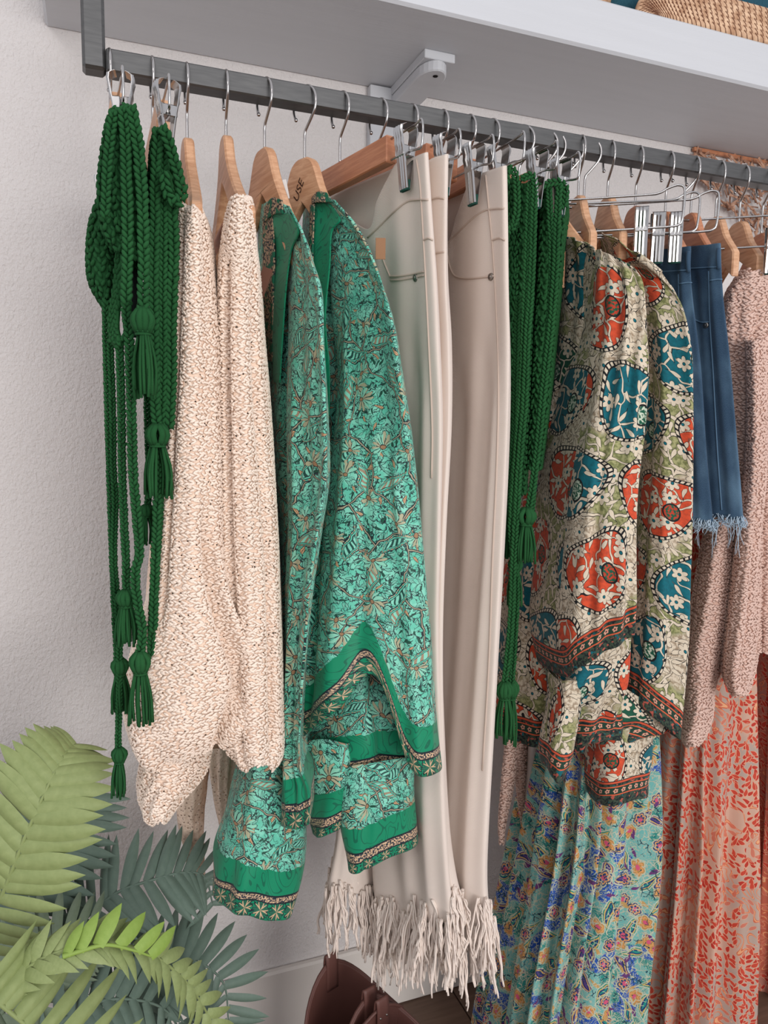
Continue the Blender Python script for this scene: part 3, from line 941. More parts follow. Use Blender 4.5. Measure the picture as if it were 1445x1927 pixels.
def clip(mb_plate, mb_pad, mb_spring, c, e, n, w=0.0085, open_=0.0, flip=1):
    """metal clip: two ribbed plates pinching downwards; c = pivot, e = along the bar, n = across"""
    z = np.array([0, 0, 1.0])
    for sd in (-1, 1):
        prof = [(0.0055, 0.030), (0.0115, 0.026), (0.0098, 0.010), (0.0078, 0.0), (0.0050, -0.018), (0.0028, -0.036), (0.0020, -0.042)]
        P = crom(np.array(prof), 15)
        V = []; 
        ws = np.array([-1, -0.86, -0.5, -0.25, 0.0, 0.25, 0.5, 0.86, 1.0]) * w
        lift = np.array([0.0, 0.0012, 0.0004, 0.0014, 0.0004, 0.0014, 0.0004, 0.0012, 0.0])
        for i, (d, zz) in enumerate(P):
            rib = lift * (1.0 if zz < 0.006 else 0.6 + 0.9 * (int(zz * 420) % 2))
            for q, l in zip(ws, rib):
                V.append(c + sd * (d + l + open_ * max(zz, 0) * 8) * n + zz * z + q * e)
        inner = [c + sd * (d - 0.0010 + open_ * max(zz, 0) * 8) * n + zz * z + q * e for d, zz in P for q in ws]
        k = len(ws); m = len(P)
        f = [(i * k + j, i * k + j + 1, (i + 1) * k + j + 1, (i + 1) * k + j) for i in range(m - 1) for j in range(k - 1)]
        off = m * k
        f += [(off + a, off + d_, off + c_, off + b_) for a, b_, c_, d_ in f]
        rim = [i * k for i in range(m)] + [(m - 1) * k + j for j in range(1, k)] + [i * k + k - 1 for i in range(m - 2, -1, -1)] + list(range(k - 2, 0, -1))
        f += [(rim[i], off + rim[i], off + rim[(i + 1) % len(rim)], rim[(i + 1) % len(rim)]) for i in range(len(rim))]
        mb_plate.add(V + inner, f)
        # side ears
        mb_plate.box(c + sd * 0.0045 * n + np.array([0, 0, 0.0]), (w * 0.96, 0.0042, 0.0060), np.stack([e, n, z], 1), 0.001)
        mb_pad.box(c + sd * 0.0012 * n - 0.038 * z, (w * 0.9, 0.0012, 0.006), np.stack([e, n, z], 1), 0.0005)
    th = np.linspace(0, 5 * 2 * math.pi, 70)
    mb_spring.tube([c + e * (-w * 0.8 + 1.6 * w * t / th[-1]) + 0.0040 * (math.cos(t) * n + math.sin(t) * z) for t in th], 0.0007, 5)

def clip_hanger(u, deg, label, half=0.125, reach=0.190, clips=(0.165, -0.165), mat='wood_red', group='wooden clip hangers', ztop=-0.080, loop_h=0.034, xh=None, clip_deg=None):
    fr = Frame(hook_x(u) if xh is None else xh, deg)
    t = thing('clip_hanger', label, 'hanger', tuple(fr(0, ztop - 0.03)), group)
    z = np.array([0, 0, 1.0])
    b = MB(); b.box(fr(0, ztop - 0.016), (half, 0.0070, 0.016), np.stack([fr.e, fr.n, z], 1), 0.0014)
    part('bar', b.mesh('bar', False), M[mat], t)
    add_hook(fr, ztop + 0.001, t)
    for sd in (1, -1):
        b = MB()
        zt, zb = ztop - 0.004, ztop - 0.004 - loop_h * 0.72
        P = [fr(sd * (half - 0.005), zt), fr(sd * (reach - 0.016), zt + 0.001), fr(sd * (reach - 0.004), zt + 0.004), fr(sd * reach, zt - 0.002), fr(sd * (reach + 0.0005), (zt + zb) / 2), fr(sd * (reach - 0.002), zb - 0.002), fr(sd * (reach - 0.010), zb - 0.003), fr(sd * (reach - 0.03), zb), fr(sd * (half - 0.005), zb)]
        b.tube(P, 0.0014, 7, n=48)
        part('wire_loop', b.mesh('wire_loop'), M['chrome'], t)
    for d in clips:
        p_, q_, r_ = MB(), MB(), MB()
        ce, cn = fr.e, fr.n
        if clip_deg is not None:
            f2 = Frame(0, clip_deg); ce, cn = f2.e, f2.n
        clip(p_, q_, r_, fr(d, ztop - 0.004 - loop_h * 0.72), ce, cn)
        cp = part('clip', p_.mesh('clip', True), M['chrome'], t)
        cp.data.set_sharp_from_angle(angle=math.radians(35))
        for nm, mbx, mt in (('pad', q_, 'rubber'), ('spring', r_, 'wire')):
            me = mbx.mesh(nm); o = link(nm, me, M[mt]); o.parent = cp
            me.transform(Matrix.Translation(-(Vector(t.location))))
    return t, fr

def metal_hanger(xh, deg, label, reach=0.192, clips=(0.135, -0.135), group='chrome wire clip hangers'):
    fr = Frame(xh, deg)
    ztop = -0.086
    t = thing('wire_hanger', label, 'hanger', tuple(fr(0, ztop - 0.03)), group)
    add_hook(fr, ztop, t)
    b = MB()
    zb = ztop - 0.048
    P = [fr(-0.165, zb)] if False else []
    def end(sd): return [fr(sd * (reach - 0.06), ztop - 0.001), fr(sd * (reach - 0.035), ztop), fr(sd * (reach - 0.022), ztop + 0.006), fr(sd * (reach - 0.008), ztop + 0.009), fr(sd * reach, ztop + 0.001), fr(sd * (reach - 0.001), zb + 0.012), fr(sd * (reach - 0.006), zb + 0.002), fr(sd * (reach - 0.02), zb), fr(sd * (reach - 0.05), zb)]
    b.tube([fr(0, ztop)] + end(1) + [fr(0, zb)], 0.0017, 7, n=80)
    b.tube([fr(0, ztop)] + end(-1) + [fr(0, zb)], 0.0017, 7, n=80)
    part('wire_frame', b.mesh('wire_frame'), M['chrome'], t)
    for d in clips:
        p_, q_, r_ = MB(), MB(), MB()
        clip(p_, q_, r_, fr(d, zb), fr.e, fr.n, w=0.0095)
        cp = part('clip', p_.mesh('clip', True), M['chrome'], t)
        cp.data.set_sharp_from_angle(angle=math.radians(35))
        for nm, mbx, mt in (('pad', q_, 'rubber'), ('spring', r_, 'wire')):
            me = mbx.mesh(nm); o = link(nm, me, M[mt]); o.parent = cp
            me.transform(Matrix.Translation(-(Vector(t.location))))
    return t, fr

clip_hanger(205, 2.0, 'clip hanger with a narrow wooden bar at the far left end of the rail', mat='wood', clip_deg=-8)
clip_hanger(285, 0.5, 'clip hanger second from the rail post, holding green crochet cords', mat='wood', clip_deg=10)
wood_hanger(350, -1.0, 'wooden hanger inside the left cream open knit cardigan', drop=-0.074, half=0.195, bow=0.012)
wood_hanger(424, -2.0, 'wooden hanger inside the right cream open knit cardigan', drop=-0.064, half=0.195, bow=0.002, slope=1.06)
wood_hanger(497, 12.0, 'pale wooden hanger inside the mint print kimono next to the cream cardigans', mat='wood', drop=-0.071, half=0.095, slope=1.5, bar=False, bow=0.0)
wood_hanger(573, 24.0, 'wooden hanger with handwriting inside the mint print kimono next to the jeans', mat='wood', writing='USE', drop=-0.076, half=0.095, slope=1.6, bar=False, bow=0.0)
clip_hanger(640, 13.0, 'clip hanger with a reddish wooden bar holding the leftmost beige jeans', half=0.122, reach=0.185, clips=(0.152, -0.152), ztop=-0.076)
clip_hanger(712, 12.0, 'clip hanger with a reddish wooden bar holding the middle beige jeans', half=0.122, reach=0.180, clips=(0.150, -0.152), ztop=-0.078)
clip_hanger(770, 9.5, 'clip hanger with a reddish wooden bar holding the rightmost beige jeans', half=0.108, reach=0.188, clips=(0.150, -0.150), ztop=-0.082)
clip_hanger(829, 4.0, 'clip hanger just right of the beige jeans, hook nearest to them', half=0.10, reach=0.204, clips=(0.150, -0.150), ztop=-0.080)
clip_hanger(879, 6.5, 'clip hanger holding the middle green crochet top right of the jeans', half=0.10, reach=0.198, clips=(0.160, -0.160), ztop=-0.081)
clip_hanger(922, 9.0, 'clip hanger holding the green crochet top beside the multicoloured jackets', half=0.10, reach=0.184, clips=(0.150, -0.150), ztop=-0.083)
wood_hanger(979, 34.0, 'wooden hanger inside the left multicoloured paisley jacket', drop=-0.072, half=0.075, bow=0.0, slope=1.5, bar=False)
wood_hanger(1021, 46.0, 'wooden hanger inside the right multicoloured paisley jacket', drop=-0.072, half=0.090, bow=0.0, slope=1.4, bar=False)
metal_hanger(0.648, 52, 'chrome wire hanger holding the leftmost denim shorts')
metal_hanger(0.680, 58, 'chrome wire hanger holding the middle denim shorts')
metal_hanger(0.712, 52, 'chrome wire hanger holding the rightmost denim shorts')
metal_hanger(0.905, 52, 'chrome wire hanger whose clip shows at the right edge of the photo')
for i, (u, dg, mt, dr, tx, wr) in enumerate(((1092, -15, 'wood', -0.073, 'wooden hanger just right of the crochet tops, first of the row', None),
        (1147, -15, 'wood', -0.068, 'wooden hanger second in the row right of the crochet tops', None),
        (1200, -15, 'wood_red', -0.076, 'reddish wooden hanger with a rounded top, third in the row right of the crochet tops', None),
        (1257, -15, 'wood_red', -0.078, 'reddish wooden hanger fourth in the row, behind the middle denim shorts', None),
        (1305, -15, 'wood_red', -0.074, 'reddish wooden hanger above the rightmost denim shorts', None),
        (1352, -15, 'wood', -0.074, 'wooden hanger right of the rightmost denim shorts', None),
        (1397, -15, 'wood', -0.076, 'wooden hanger above the pink cardigan, second from the right edge', None),
        (1440, -15, 'wood_red', -0.090, 'reddish wooden hanger with handwriting at the right edge of the photo', 'ESE'))):
    wood_hanger(u, dg, tx, mt, writing=wr, bar=False, drop=dr, half=0.070, slope=1.1, bow=0.0)
# ------------------------------------------------------------------ clothes: shared builders
def sstep(x, a, b):
    t = np.clip((x - a) / (b - a), 0, 1); return t * t * (3 - 2 * t)

def folds(grooves=(), waves=(), seed=1):
    """grooves: (centre at top, centre at bottom, width, depth, t0, t1); waves: (count, amp, t0, t1, phase)"""
    def f(j, t):
        h = np.zeros_like(j)
        for c0, c1, w, dp, t0, t1 in grooves:
            c = c0 + (c1 - c0) * t
            d = (j - c + 0.5) % 1.0 - 0.5
            h += dp * np.exp(-(d / w) ** 2) * sstep(t, t0, t0 + 0.12) * (1 - sstep(t, t1 - 0.05, t1 + 0.08))
        for n, a, t0, t1, ph in waves:
            h += a * np.sin(2 * math.pi * n * j + ph + 1.2 * np.sin(3.1 * t + ph)) * sstep(t, t0, t1)
        return h
    return f

def wrinkle(seed, amp=0.0015, n=7):
    r = np.random.default_rng(seed)
    ks = [(r.integers(1, 9), r.uniform(2, 14), r.uniform(0, 6.28), r.uniform(0.4, 1)) for _ in range(n)]
    def f(j, t):
        h = np.zeros_like(j)
        for a, b, p, w in ks: h += w * np.sin(2 * math.pi * a * j + b * t + p)
        return amp * h / n * 2
    return f

def addf(*fs): return lambda j, t: sum(f(j, t) for f in fs)

def lobe_rows(rows, y=0.80, yb=1.06, bl=14, br=10, bulge=0.05, zb=0.0):
    """rows: (uL, vL, uR, vR[, Y[, Yback]]) silhouette in the photo -> rings with a rounded near side and a deep back"""
    out = []
    for r in rows:
        uL, vL, uR, vR = r[:4]
        Yn = r[4] if len(r) > 4 and r[4] else y
        Yb = r[5] if len(r) > 5 else yb
        ring = []
        for f, d in ((0.0, 1.0), (0.2, 0.28), (0.5, 0.0), (0.8, 0.28), (1.0, 1.0)):
            ring.append(px(uL + (uR - uL) * f, vL + (vR - vL) * f, Yn + bulge * d))
        zm = (ring[0][2] + ring[-1][2]) / 2
        q = px(uR - br, vR, Yb); ring.append(np.array([max(q[0], ring[-1][0] - 0.02) if False else q[0], Yb, zm + zb]))
        q = px(uL + bl, vL, Yb); ring.append(np.array([q[0], Yb, zm + zb]))
        out.append(ring)
    return out

def flat_rows(rows, ya, yb_, th=0.012):
    """rows of visible points (u, v, Y) left to right -> closed ring with a thin back offset away from the camera"""
    out = []
    for r in rows:
        P = [px(u, v, Y) for u, v, Y in r]
        B = []
        for p in reversed(P):
            d = p - CAM; d[2] = 0; d /= np.linalg.norm(d)
            B.append(p + d * th)
        out.append(P + B)
    return out

def sheet_rows(rows):
    return [[px(u, v, Y) for u, v, Y in r] for r in rows]

# ---------------- yarn work
def to_world(pts, y):
    out = []
    for p in pts:
        out.append(px(p[0], p[1], p[2] if len(p) > 2 else y))
    return np.array(out)

def resample(P, step, smooth=True):
    P = crom(P, max(8, len(P) * 14)) if smooth and len(P) > 2 else crom(P, 30)
    L = np.concatenate([[0], np.cumsum(np.linalg.norm(np.diff(P, axis=0), axis=1))])
    n = max(3, int(L[-1] / step))
    q = np.linspace(0, L[-1], n)
    return np.stack([np.interp(q, L, P[:, k]) for k in range(3)], 1)

def braid(mb, P, w):
    P = resample(P, 0.60 * w)
    T = np.gradient(P, axis=0); T /= np.maximum(np.linalg.norm(T, axis=1, keepdims=True), 1e-9)
    V = CAM - P; V /= np.linalg.norm(V, axis=1, keepdims=True)
    S = np.cross(T, V); S /= np.maximum(np.linalg.norm(S, axis=1, keepdims=True), 1e-9)
    N = np.cross(S, T)
    N = np.where((N * V).sum(1, keepdims=True) < 0, -N, N)
    for sd in (-1.0, 1.0):
        j = RNG.normal(0, 0.03, (len(P), 1)) * w
        lobes(mb, P + sd * 0.25 * w * S + j * S + (0.3 * w * T if sd > 0 else 0), T * math.cos(0.55) - sd * S * math.sin(0.55), N, 0.56 * w, 0.25 * w, 0.30 * w)
        lobes(mb, P + sd * 0.22 * w * S - 0.2 * w * N, T * math.cos(0.55) + sd * S * math.sin(0.55), -N, 0.56 * w, 0.25 * w, 0.25 * w)

def tassel(mb, top, ln, w, seed=0, n=22):
    r = np.random.default_rng(seed)
    top = np.asarray(top, float)
    hh = ln * 0.26
    for k in range(9):
        a = k / 9 * 2 * math.pi + r.uniform(0, 0.3)
        d = np.array([math.cos(a), math.sin(a), 0])
        mb.tube([top + d * w * 0.08, top + d * w * 0.36 - np.array([0, 0, hh * 0.45]), top + d * w * 0.20 - np.array([0, 0, hh])], w * 0.13, 5, n=6)
    th = np.linspace(0, 2 * math.pi, 17)[:-1]
    for dz in (0.0, 0.03 * ln):
        mb.tube([top + np.array([math.cos(t) * w * 0.25, math.sin(t) * w * 0.25, -hh - dz]) for t in th], w * 0.06, 5, closed=True)
    for k in range(n):
        a = r.uniform(0, 2 * math.pi); q = math.sqrt(r.uniform(0.05, 1))
        d = np.array([math.cos(a), math.sin(a), 0])
        b0 = top + d * w * 0.22 * q - np.array([0, 0, hh])
        e = top + d * w * 0.52 * q * r.uniform(0.8, 1.15) - np.array([0, 0, ln * r.uniform(0.9, 1.04)])
        md = (b0 + e) / 2 + d * w * 0.10 + r.normal(0, w * 0.03, 3)
        mb.tube([b0, md, e], w * 0.062, 4, n=6)

def crochet_panel(root, rows, y=None, name='panel', mat='green', cell=0.0078, fold=None, nu=44, nv=40, yb=None, bl=6, br=6, bulge=0.02, kind='lobe'):
    R_ = lobe_rows(rows, y, yb if yb else y + 0.06, bl, br, bulge)
    c = Cloth(R_, nu, nv, True, fold)
    o = part(name, c.inset(0.002).mesh(name), M[mat], root)
    mb = MB(); c.stitches(mb, cell, cell * 0.62, cell * 0.30, cell * 0.30, tilt=0.62, jit=0.45, drop=0.0, mode='knit')
    s = part('crochet_stitches', mb.mesh('crochet_stitches'), M[mat], root); s['kind'] = 'stuff'
    return c

def cord_part(root, pts, y, w, mat='green'):
    mb = MB(); braid(mb, to_world(pts, y), w)
    return part('cord', mb.mesh('cord'), M[mat], root)

def tassel_part(root, u, v0, v1, y, w, seed, mat='green'):
    a = px(u, v0, y); e = px(u, v1, y)
    mb = MB(); tassel(mb, a, a[2] - e[2], w, seed)
    return part('tassel', mb.mesh('tassel'), M[mat], root)

# ---------------- green crochet tops on the left
g1 = thing('crochet_top', 'green crochet halter top with long tasselled cords, nearest to the rail post', 'top', tuple(px(225, 500, 0.80)), 'green crochet tops')
crochet_panel(g1, [(213, 200, 238, 196), (202, 225, 252, 218), (196, 260, 262, 255), (190, 320, 270, 312), (189, 380, 274, 380), (196, 430, 276, 440), (222, 470, 276, 480), (246, 488, 268, 492)], 0.775, name='gathered_panel',
              fold=folds([(0.14, 0.16, 0.03, -0.009, 0.1, 0.95), (0.36, 0.40, 0.03, -0.009, 0.05, 0.9)], [(6, 0.002, 0.1, 0.5, 0.3)]))
crochet_panel(g1, [(184, 372, 206, 366), (170, 415, 218, 405), (165, 460, 228, 455), (165, 500, 229, 500), (170, 530, 224, 532), (182, 556, 212, 558), (195, 578, 203, 580)], 0.83, name='cup',
              fold=folds([(0.40, 0.40, 0.02, -0.004, 0.0, 1.0)]))
mb = MB()
c = Cloth(sheet_rows([[(218, 445, .815), (232, 450, .80)], [(212, 540, .82), (226, 540, .805)], [(203, 600, .82), (220, 605, .80)], [(206, 640, .81), (222, 628, .795)], [(222, 656, .80), (228, 640, .79)], [(237, 640, .80), (240, 622, .79)], [(240, 600, .805), (246, 590, .79)], [(238, 500, .81), (246, 500, .80)]]), 6, 60, False)
o = part('neck_band', c.mesh('neck_band'), M['green'], g1); solid(o, 0.003)
mb = MB(); c.stitches(mb, 0.0055, 0.0042, 0.0022, 0.0024, tilt=0.6, jit=0.4, drop=0); s = part('crochet_stitches', mb.mesh('crochet_stitches'), M['green'], g1); s['kind'] = 'stuff'
W_ = 0.0078
for pts, y, w in (([(199, 570), (202, 700), (206, 850), (211, 1000), (215, 1110), (219, 1190), (222, 1245)], 0.83, W_),
                  ([(225, 640), (228, 760), (230, 900), (234, 1000), (237, 1060), (237, 1118)], 0.80, W_),
                  ([(207, 640), (212, 780), (213, 880), (217, 940), (214, 1040), (220, 1130), (224, 1200), (224, 1300), (222, 1410)], 0.825, W_ * 0.85),
                  ([(240, 440), (236, 560), (243, 640), (247, 760), (250, 880), (256, 960), (262, 1040), (254, 1080), (258, 1130), (268, 1190), (262, 1235)], 0.785, W_ * 1.15),
                  ([(232, 205), (236, 260), (238, 330), (240, 400), (240, 470), (238, 560)], 0.765, W_ * 1.25),
                  ([(248, 205), (257, 250), (263, 300), (268, 380), (270, 450), (270, 520), (268, 590)], 0.762, W_ * 1.3),
                  ([(214, 212), (208, 250), (203, 300), (200, 350), (198, 400)], 0.768, W_ * 1.1)):
    cord_part(g1, pts, y, w)
for u, v0, v1, y, w, sd in ((225, 1240, 1342, 0.83, 0.021, 1), (237, 1112, 1212, 0.80, 0.023, 2), (224, 1408, 1498, 0.825, 0.019, 3), (263, 1228, 1362, 0.785, 0.024, 4), (268, 580, 748, 0.765, 0.026, 5)):
    tassel_part(g1, u, v0, v1, y, w, sd)
b = MB(); P0 = px(252, 555, 0.86)
b.box(P0, (0.009, 0.0008, 0.045), bev=0.0005); part('hang_tag', b.mesh('hang_tag', False), M['black'], g1)

g2 = thing('crochet_top', 'green crochet top with a small cord loop, beside the left cream cardigan', 'top', tuple(px(310, 500, 0.80)), 'green crochet tops')
crochet_panel(g2, [(292, 240, 306, 240), (284, 275, 322, 270), (281, 320, 330, 315), (280, 380, 333, 380), (282, 450, 330, 450), (284, 540, 326, 530), (285, 640, 322, 640), (286, 740, 318, 740), (290, 820, 312, 820), (292, 930, 306, 930)], 0.80,
              fold=folds([(0.2, 0.2, 0.03, -0.006, 0.02, 0.95), (0.42, 0.42, 0.03, -0.006, 0.02, 0.95)]))
for pts, y, w in (([(297, 246), (293, 320), (291, 420), (289, 520), (290, 640), (292, 760), (296, 812)], 0.785, W_ * 1.25),
                  ([(307, 243), (318, 270), (327, 300), (337, 335), (342, 362), (336, 380), (324, 378), (313, 358), (309, 335)], 0.772, W_ * 1.3),
                  ([(308, 250), (308, 340), (307, 440), (306, 560), (306, 700), (300, 860), (296, 960), (292, 1060), (288, 1180)], 0.79, W_ * 1.15),
                  ([(322, 385), (327, 460), (324, 560), (322, 640), (322, 720), (318, 800)], 0.79, W_ * 1.35),
                  ([(281, 640), (277, 740), (279, 840), (282, 900), (277, 960)], 0.82, W_ * 0.9),
                  ([(303, 900), (298, 1000), (291, 1080), (286, 1170), (284, 1230)], 0.80, W_ * 1.0)):
    cord_part(g2, pts, y, w)
for u, v0, v1, y, w, sd in ((296, 800, 935, 0.785, 0.027, 7), (276, 952, 1022, 0.82, 0.02, 8)):
    tassel_part(g2, u, v0, v1, y, w, sd)

# ---------------- cream cardigans
def knit_pieces(root, rows, y, name, mat='cream', cell=0.0046, yb=1.03, fold=None, nu=90, nv=110, bl=14, br=8, bulge=0.05, drop=0.03, u0=0, u1=1, size=1.0):
    c = Cloth(lobe_rows(rows, y, yb, bl, br, bulge), nu, nv, True, fold)
    o = part(name, c.inset(0.0014).mesh(name), M[mat + '_sheet'], root)
    mb = MB(); c.stitches(mb, cell, cell * 0.80 * size, cell * 0.33 * size, cell * 0.30 * size, tilt=0.40, jit=0.8, drop=drop, mode='crochet', u0=u0, u1=u1, ymax=y + 0.17)
    s = part('knit_stitches', mb.mesh('knit_stitches'), M[mat], root); s['kind'] = 'stuff'
    return c

k1 = thing('knit_cardigan', 'cream open knit cardigan next to the green crochet tops, wide at its hem', 'cardigan', tuple(px(370, 900, 0.85)), 'cream knit cardigans')
knit_pieces(k1, [(350, 386, 368, 386, 0.80, 0.88), (338, 396, 384, 396, 0.79, 0.9), (332, 440, 398, 440, 0.785, 0.94), (329, 520, 404, 520, 0.78, 0.98), (324, 620, 410, 620, 0.78), (321, 720, 412, 720, 0.78), (314, 820, 413, 820, 0.78), (307, 920, 416, 920, 0.78),
                 (298, 1020, 420, 1020, 0.78), (288, 1110, 434, 1110, 0.78), (274, 1190, 462, 1180, 0.78), (256, 1285, 500, 1262, 0.78), (244, 1345, 492, 1300, 0.78), (246, 1400, 470, 1340, 0.78), (268, 1438, 440, 1375, 0.785), (300, 1450, 425, 1400, 0.80)], 0.78, 'knit_body',
            fold=addf(folds([(0.10, 0.12, 0.018, -0.007, 0.08, 0.62), (0.33, 0.47, 0.035, -0.016, 0.45, 0.97), (0.40, 0.53, 0.03, 0.009, 0.5, 0.95)]), wrinkle(3, 0.003)))
knit_pieces(k1, [(280, 1405, 398, 1400), (266, 1440, 390, 1428), (262, 1475, 380, 1455), (260, 1505, 352, 1495), (272, 1535, 326, 1530), (290, 1549, 312, 1546)], 0.805, 'sleeve_end', yb=0.90, nu=50, nv=30, fold=wrinkle(5, 0.004))
c = Cloth(lobe_rows([(282, 1030, 300, 1030), (276, 1100, 300, 1100), (274, 1160, 300, 1160), (282, 1215, 300, 1215)], 0.98, 1.03, 3, 3, 0.01), 20, 20, True)
solid(part('far_sleeve', c.mesh('far_sleeve'), M['cream_sheet'], k1), 0.0012)
c = Cloth(lobe_rows([(330, 1420, 390, 1420), (330, 1490, 388, 1480), (338, 1560, 382, 1550), (352, 1630, 384, 1620), (370, 1690, 386, 1685)], 1.08, 1.14, 4, 4, 0.015), 26, 40, True, wrinkle(8, 0.004))
o = part('far_hem', c.mesh('far_hem'), M['cream_sheet'], k1)

k2 = thing('knit_cardigan', 'cream open knit cardigan hanging against the mint print kimono', 'cardigan', tuple(px(465, 900, 0.85)), 'cream knit cardigans')
knit_pieces(k2, [(444, 369, 464, 369, 0.79, 0.87), (433, 378, 474, 378, 0.785, 0.88), (424, 410, 479, 410, 0.78, 0.9), (417, 460, 483, 460, 0.78, 0.95), (411, 520, 489, 520), (408, 620, 494, 620), (409, 720, 502, 720), (411, 820, 510, 820), (412, 920, 517, 920), (413, 1020, 524, 1020), (416, 1120, 528, 1120), (420, 1220, 531, 1220),
                 (425, 1320, 532, 1320), (432, 1390, 532, 1385), (444, 1432, 527, 1420), (462, 1446, 512, 1438)], 0.79, 'knit_body', bl=4, br=10, yb=1.06,
            fold=addf(folds([(0.16, 0.12, 0.03, -0.008, 0.2, 0.9), (0.40, 0.44, 0.03, -0.006, 0.3, 0.9)]), wrinkle(13, 0.003)))
knit_pieces(k2, [(430, 1330, 500, 1360), (425, 1390, 520, 1395), (432, 1420, 528, 1420), (450, 1440, 520, 1440)], 0.80, 'cuff_fold', yb=0.86, nu=40, nv=24, fold=wrinkle(9, 0.003), bulge=0.03)
c = Cloth(lobe_rows([(388, 1410, 452, 1410), (398, 1470, 450, 1470), (410, 1540, 446, 1540), (420, 1600, 440, 1600)], 1.06, 1.12, 4, 4, 0.015), 26, 30, True, wrinkle(10, 0.004))
part('far_hem', c.mesh('far_hem'), M['cream_sheet'], k2)
def tag_card(root, u, v, y, wx, hz, mat, name='hang_tag', rz=0.0, th=0.0007):
    b = MB(); a = rz; R_ = np.array([[math.cos(a), 0, math.sin(a)], [0, 1, 0], [-math.sin(a), 0, math.cos(a)]])
    yaw = math.radians(20); Q = np.array([[math.cos(yaw), math.sin(yaw), 0], [-math.sin(yaw), math.cos(yaw), 0], [0, 0, 1]])
    b.box(px(u, v, y), (wx, th, hz), Q @ R_, 0.0004)
    return part(name, b.mesh(name, False), M[mat], root)
# ---------------- mint print kimonos
def cloth_part(root, name, rows, mat, nu, nv, fold=None, closed=True, t=0.0014, uo=0.0, vo=0.0):
    c = Cloth(rows, nu, nv, closed, fold)
    o = part(name, c.mesh(name, uo, vo), M[mat], root)
    solid(o, t)
    return c

def with_back(rows, yb, dx=0.03, drop_far=0.0):
    """visible points (u, v, Y) left to right; closes the ring behind with points further from the camera"""
    out = []
    for r in rows:
        P = [px(u, v, Y) for u, v, Y in r]
        zm = np.mean([p[2] for p in P])
        a, e = P[0], P[-1]
        out.append(P + [np.array([e[0] + dx * 0.6, e[1] + 0.05, e[2]]), np.array([(e[0] + a[0]) / 2 + dx * 1.6, (e[1] + a[1]) / 2 + 0.06, zm]), np.array([a[0] + dx, yb, a[2]])])
    return out

t2 = thing('kimono', 'mint green paisley print kimono with an emerald collar band, right against the beige jeans', 'kimono', tuple(px(690, 900, 0.88)), 'mint print kimonos')
rows = [[(572, 378, 1.06), (588, 370, .98), (600, 364, .955), (610, 366, .945), (618, 371, .935), (625, 376, .925), (632, 382, .915)],
        [(570, 420, 1.08), (588, 410, .98), (608, 402, .955), (625, 402, .93), (640, 405, .91), (655, 412, .895), (668, 424, .88)],
        [(569, 470, 1.08), (587, 465, .98), (612, 460, .95), (635, 458, .92), (655, 458, .90), (676, 460, .875), (695, 470, .85)],
        [(569, 530, 1.08), (587, 530, .98), (612, 530, .95), (640, 530, .91), (668, 530, .88), (695, 530, .855), (719, 535, .825)],
        [(570, 610, 1.08), (588, 610, .98), (613, 610, .945), (645, 610, .90), (680, 610, .865), (710, 610, .84), (739, 610, .81)],
        [(574, 700, 1.08), (594, 700, .98), (622, 700, .94), (652, 700, .89), (688, 700, .855), (722, 700, .83), (752, 700, .80)],
        [(580, 800, 1.08), (600, 800, .98), (617, 800, .925), (652, 800, .87), (692, 800, .84), (732, 800, .82), (766, 800, .795)],
        [(575, 900, 1.06), (592, 900, .97), (605, 900, .91), (648, 900, .85), (692, 900, .825), (738, 900, .81), (777, 900, .79)],
        [(570, 1000, 1.05), (582, 1000, .96), (592, 1000, .90), (642, 1000, .84), (692, 1000, .815), (742, 1000, .80), (787, 1000, .788)],
        [(565, 1100, 1.04), (574, 1100, .95), (582, 1100, .89), (638, 1100, .835), (692, 1100, .81), (748, 1100, .797), (797, 1100, .786)],
        [(562, 1200, 1.03), (568, 1200, .94), (575, 1200, .88), (634, 1195, .83), (694, 1180, .808), (752, 1195, .795), (808, 1205, .785)],
        [(558, 1310, 1.02), (563, 1310, .93), (567, 1305, .875), (630, 1278, .825), (698, 1228, .806), (760, 1312, .793), (816, 1362, .785)],
        [(556, 1385, 1.02), (561, 1388, .93), (565, 1388, .872), (634, 1338, .82), (708, 1272, .808), (768, 1438, .793), (823, 1456, .785)]]
cloth_part(t2, 'body', with_back(rows, 1.10), 'mint_print', 130, 150,
           addf(folds([(0.20, 0.22, 0.018, -0.012, 0.22, 0.95), (0.42, 0.36, 0.03, -0.006, 0.45, 0.97), (0.52, 0.53, 0.022, 0.007, 0.5, 1.0), (0.33, 0.28, 0.02, 0.006, 0.3, 1.0)]), wrinkle(21, 0.0028)))
cloth_part(t2, 'collar_band', sheet_rows([[(590, 382, .968), (606, 382, .945), (622, 384, .93)], [(588, 402, .966), (612, 400, .942), (640, 414, .905)], [(588, 440, .962), (606, 436, .945), (624, 436, .92)], [(587, 500, .962), (604, 500, .942), (620, 500, .92)], [(588, 600, .962), (600, 600, .938), (612, 600, .925)], [(596, 700, .96), (608, 700, .93), (620, 700, .92)], [(604, 800, .95), (611, 800, .92), (617, 800, .905)]]), 'emerald', 16, 60, closed=False)
cloth_part(t2, 'neck_trim', sheet_rows([[(586, 372, .975), (598, 360, .955), (614, 362, .935)], [(586, 384, .97), (598, 380, .945), (624, 380, .92)]]), 'trim', 16, 10, closed=False)
cloth_part(t2, 'trim_edge', sheet_rows([[(583, 385, .972), (591, 384, .955)], [(581, 440, .968), (589, 440, .953)], [(578, 500, .968), (588, 500, .952)], [(580, 600, .968), (589, 600, .952)]]), 'trim', 6, 40, closed=False)
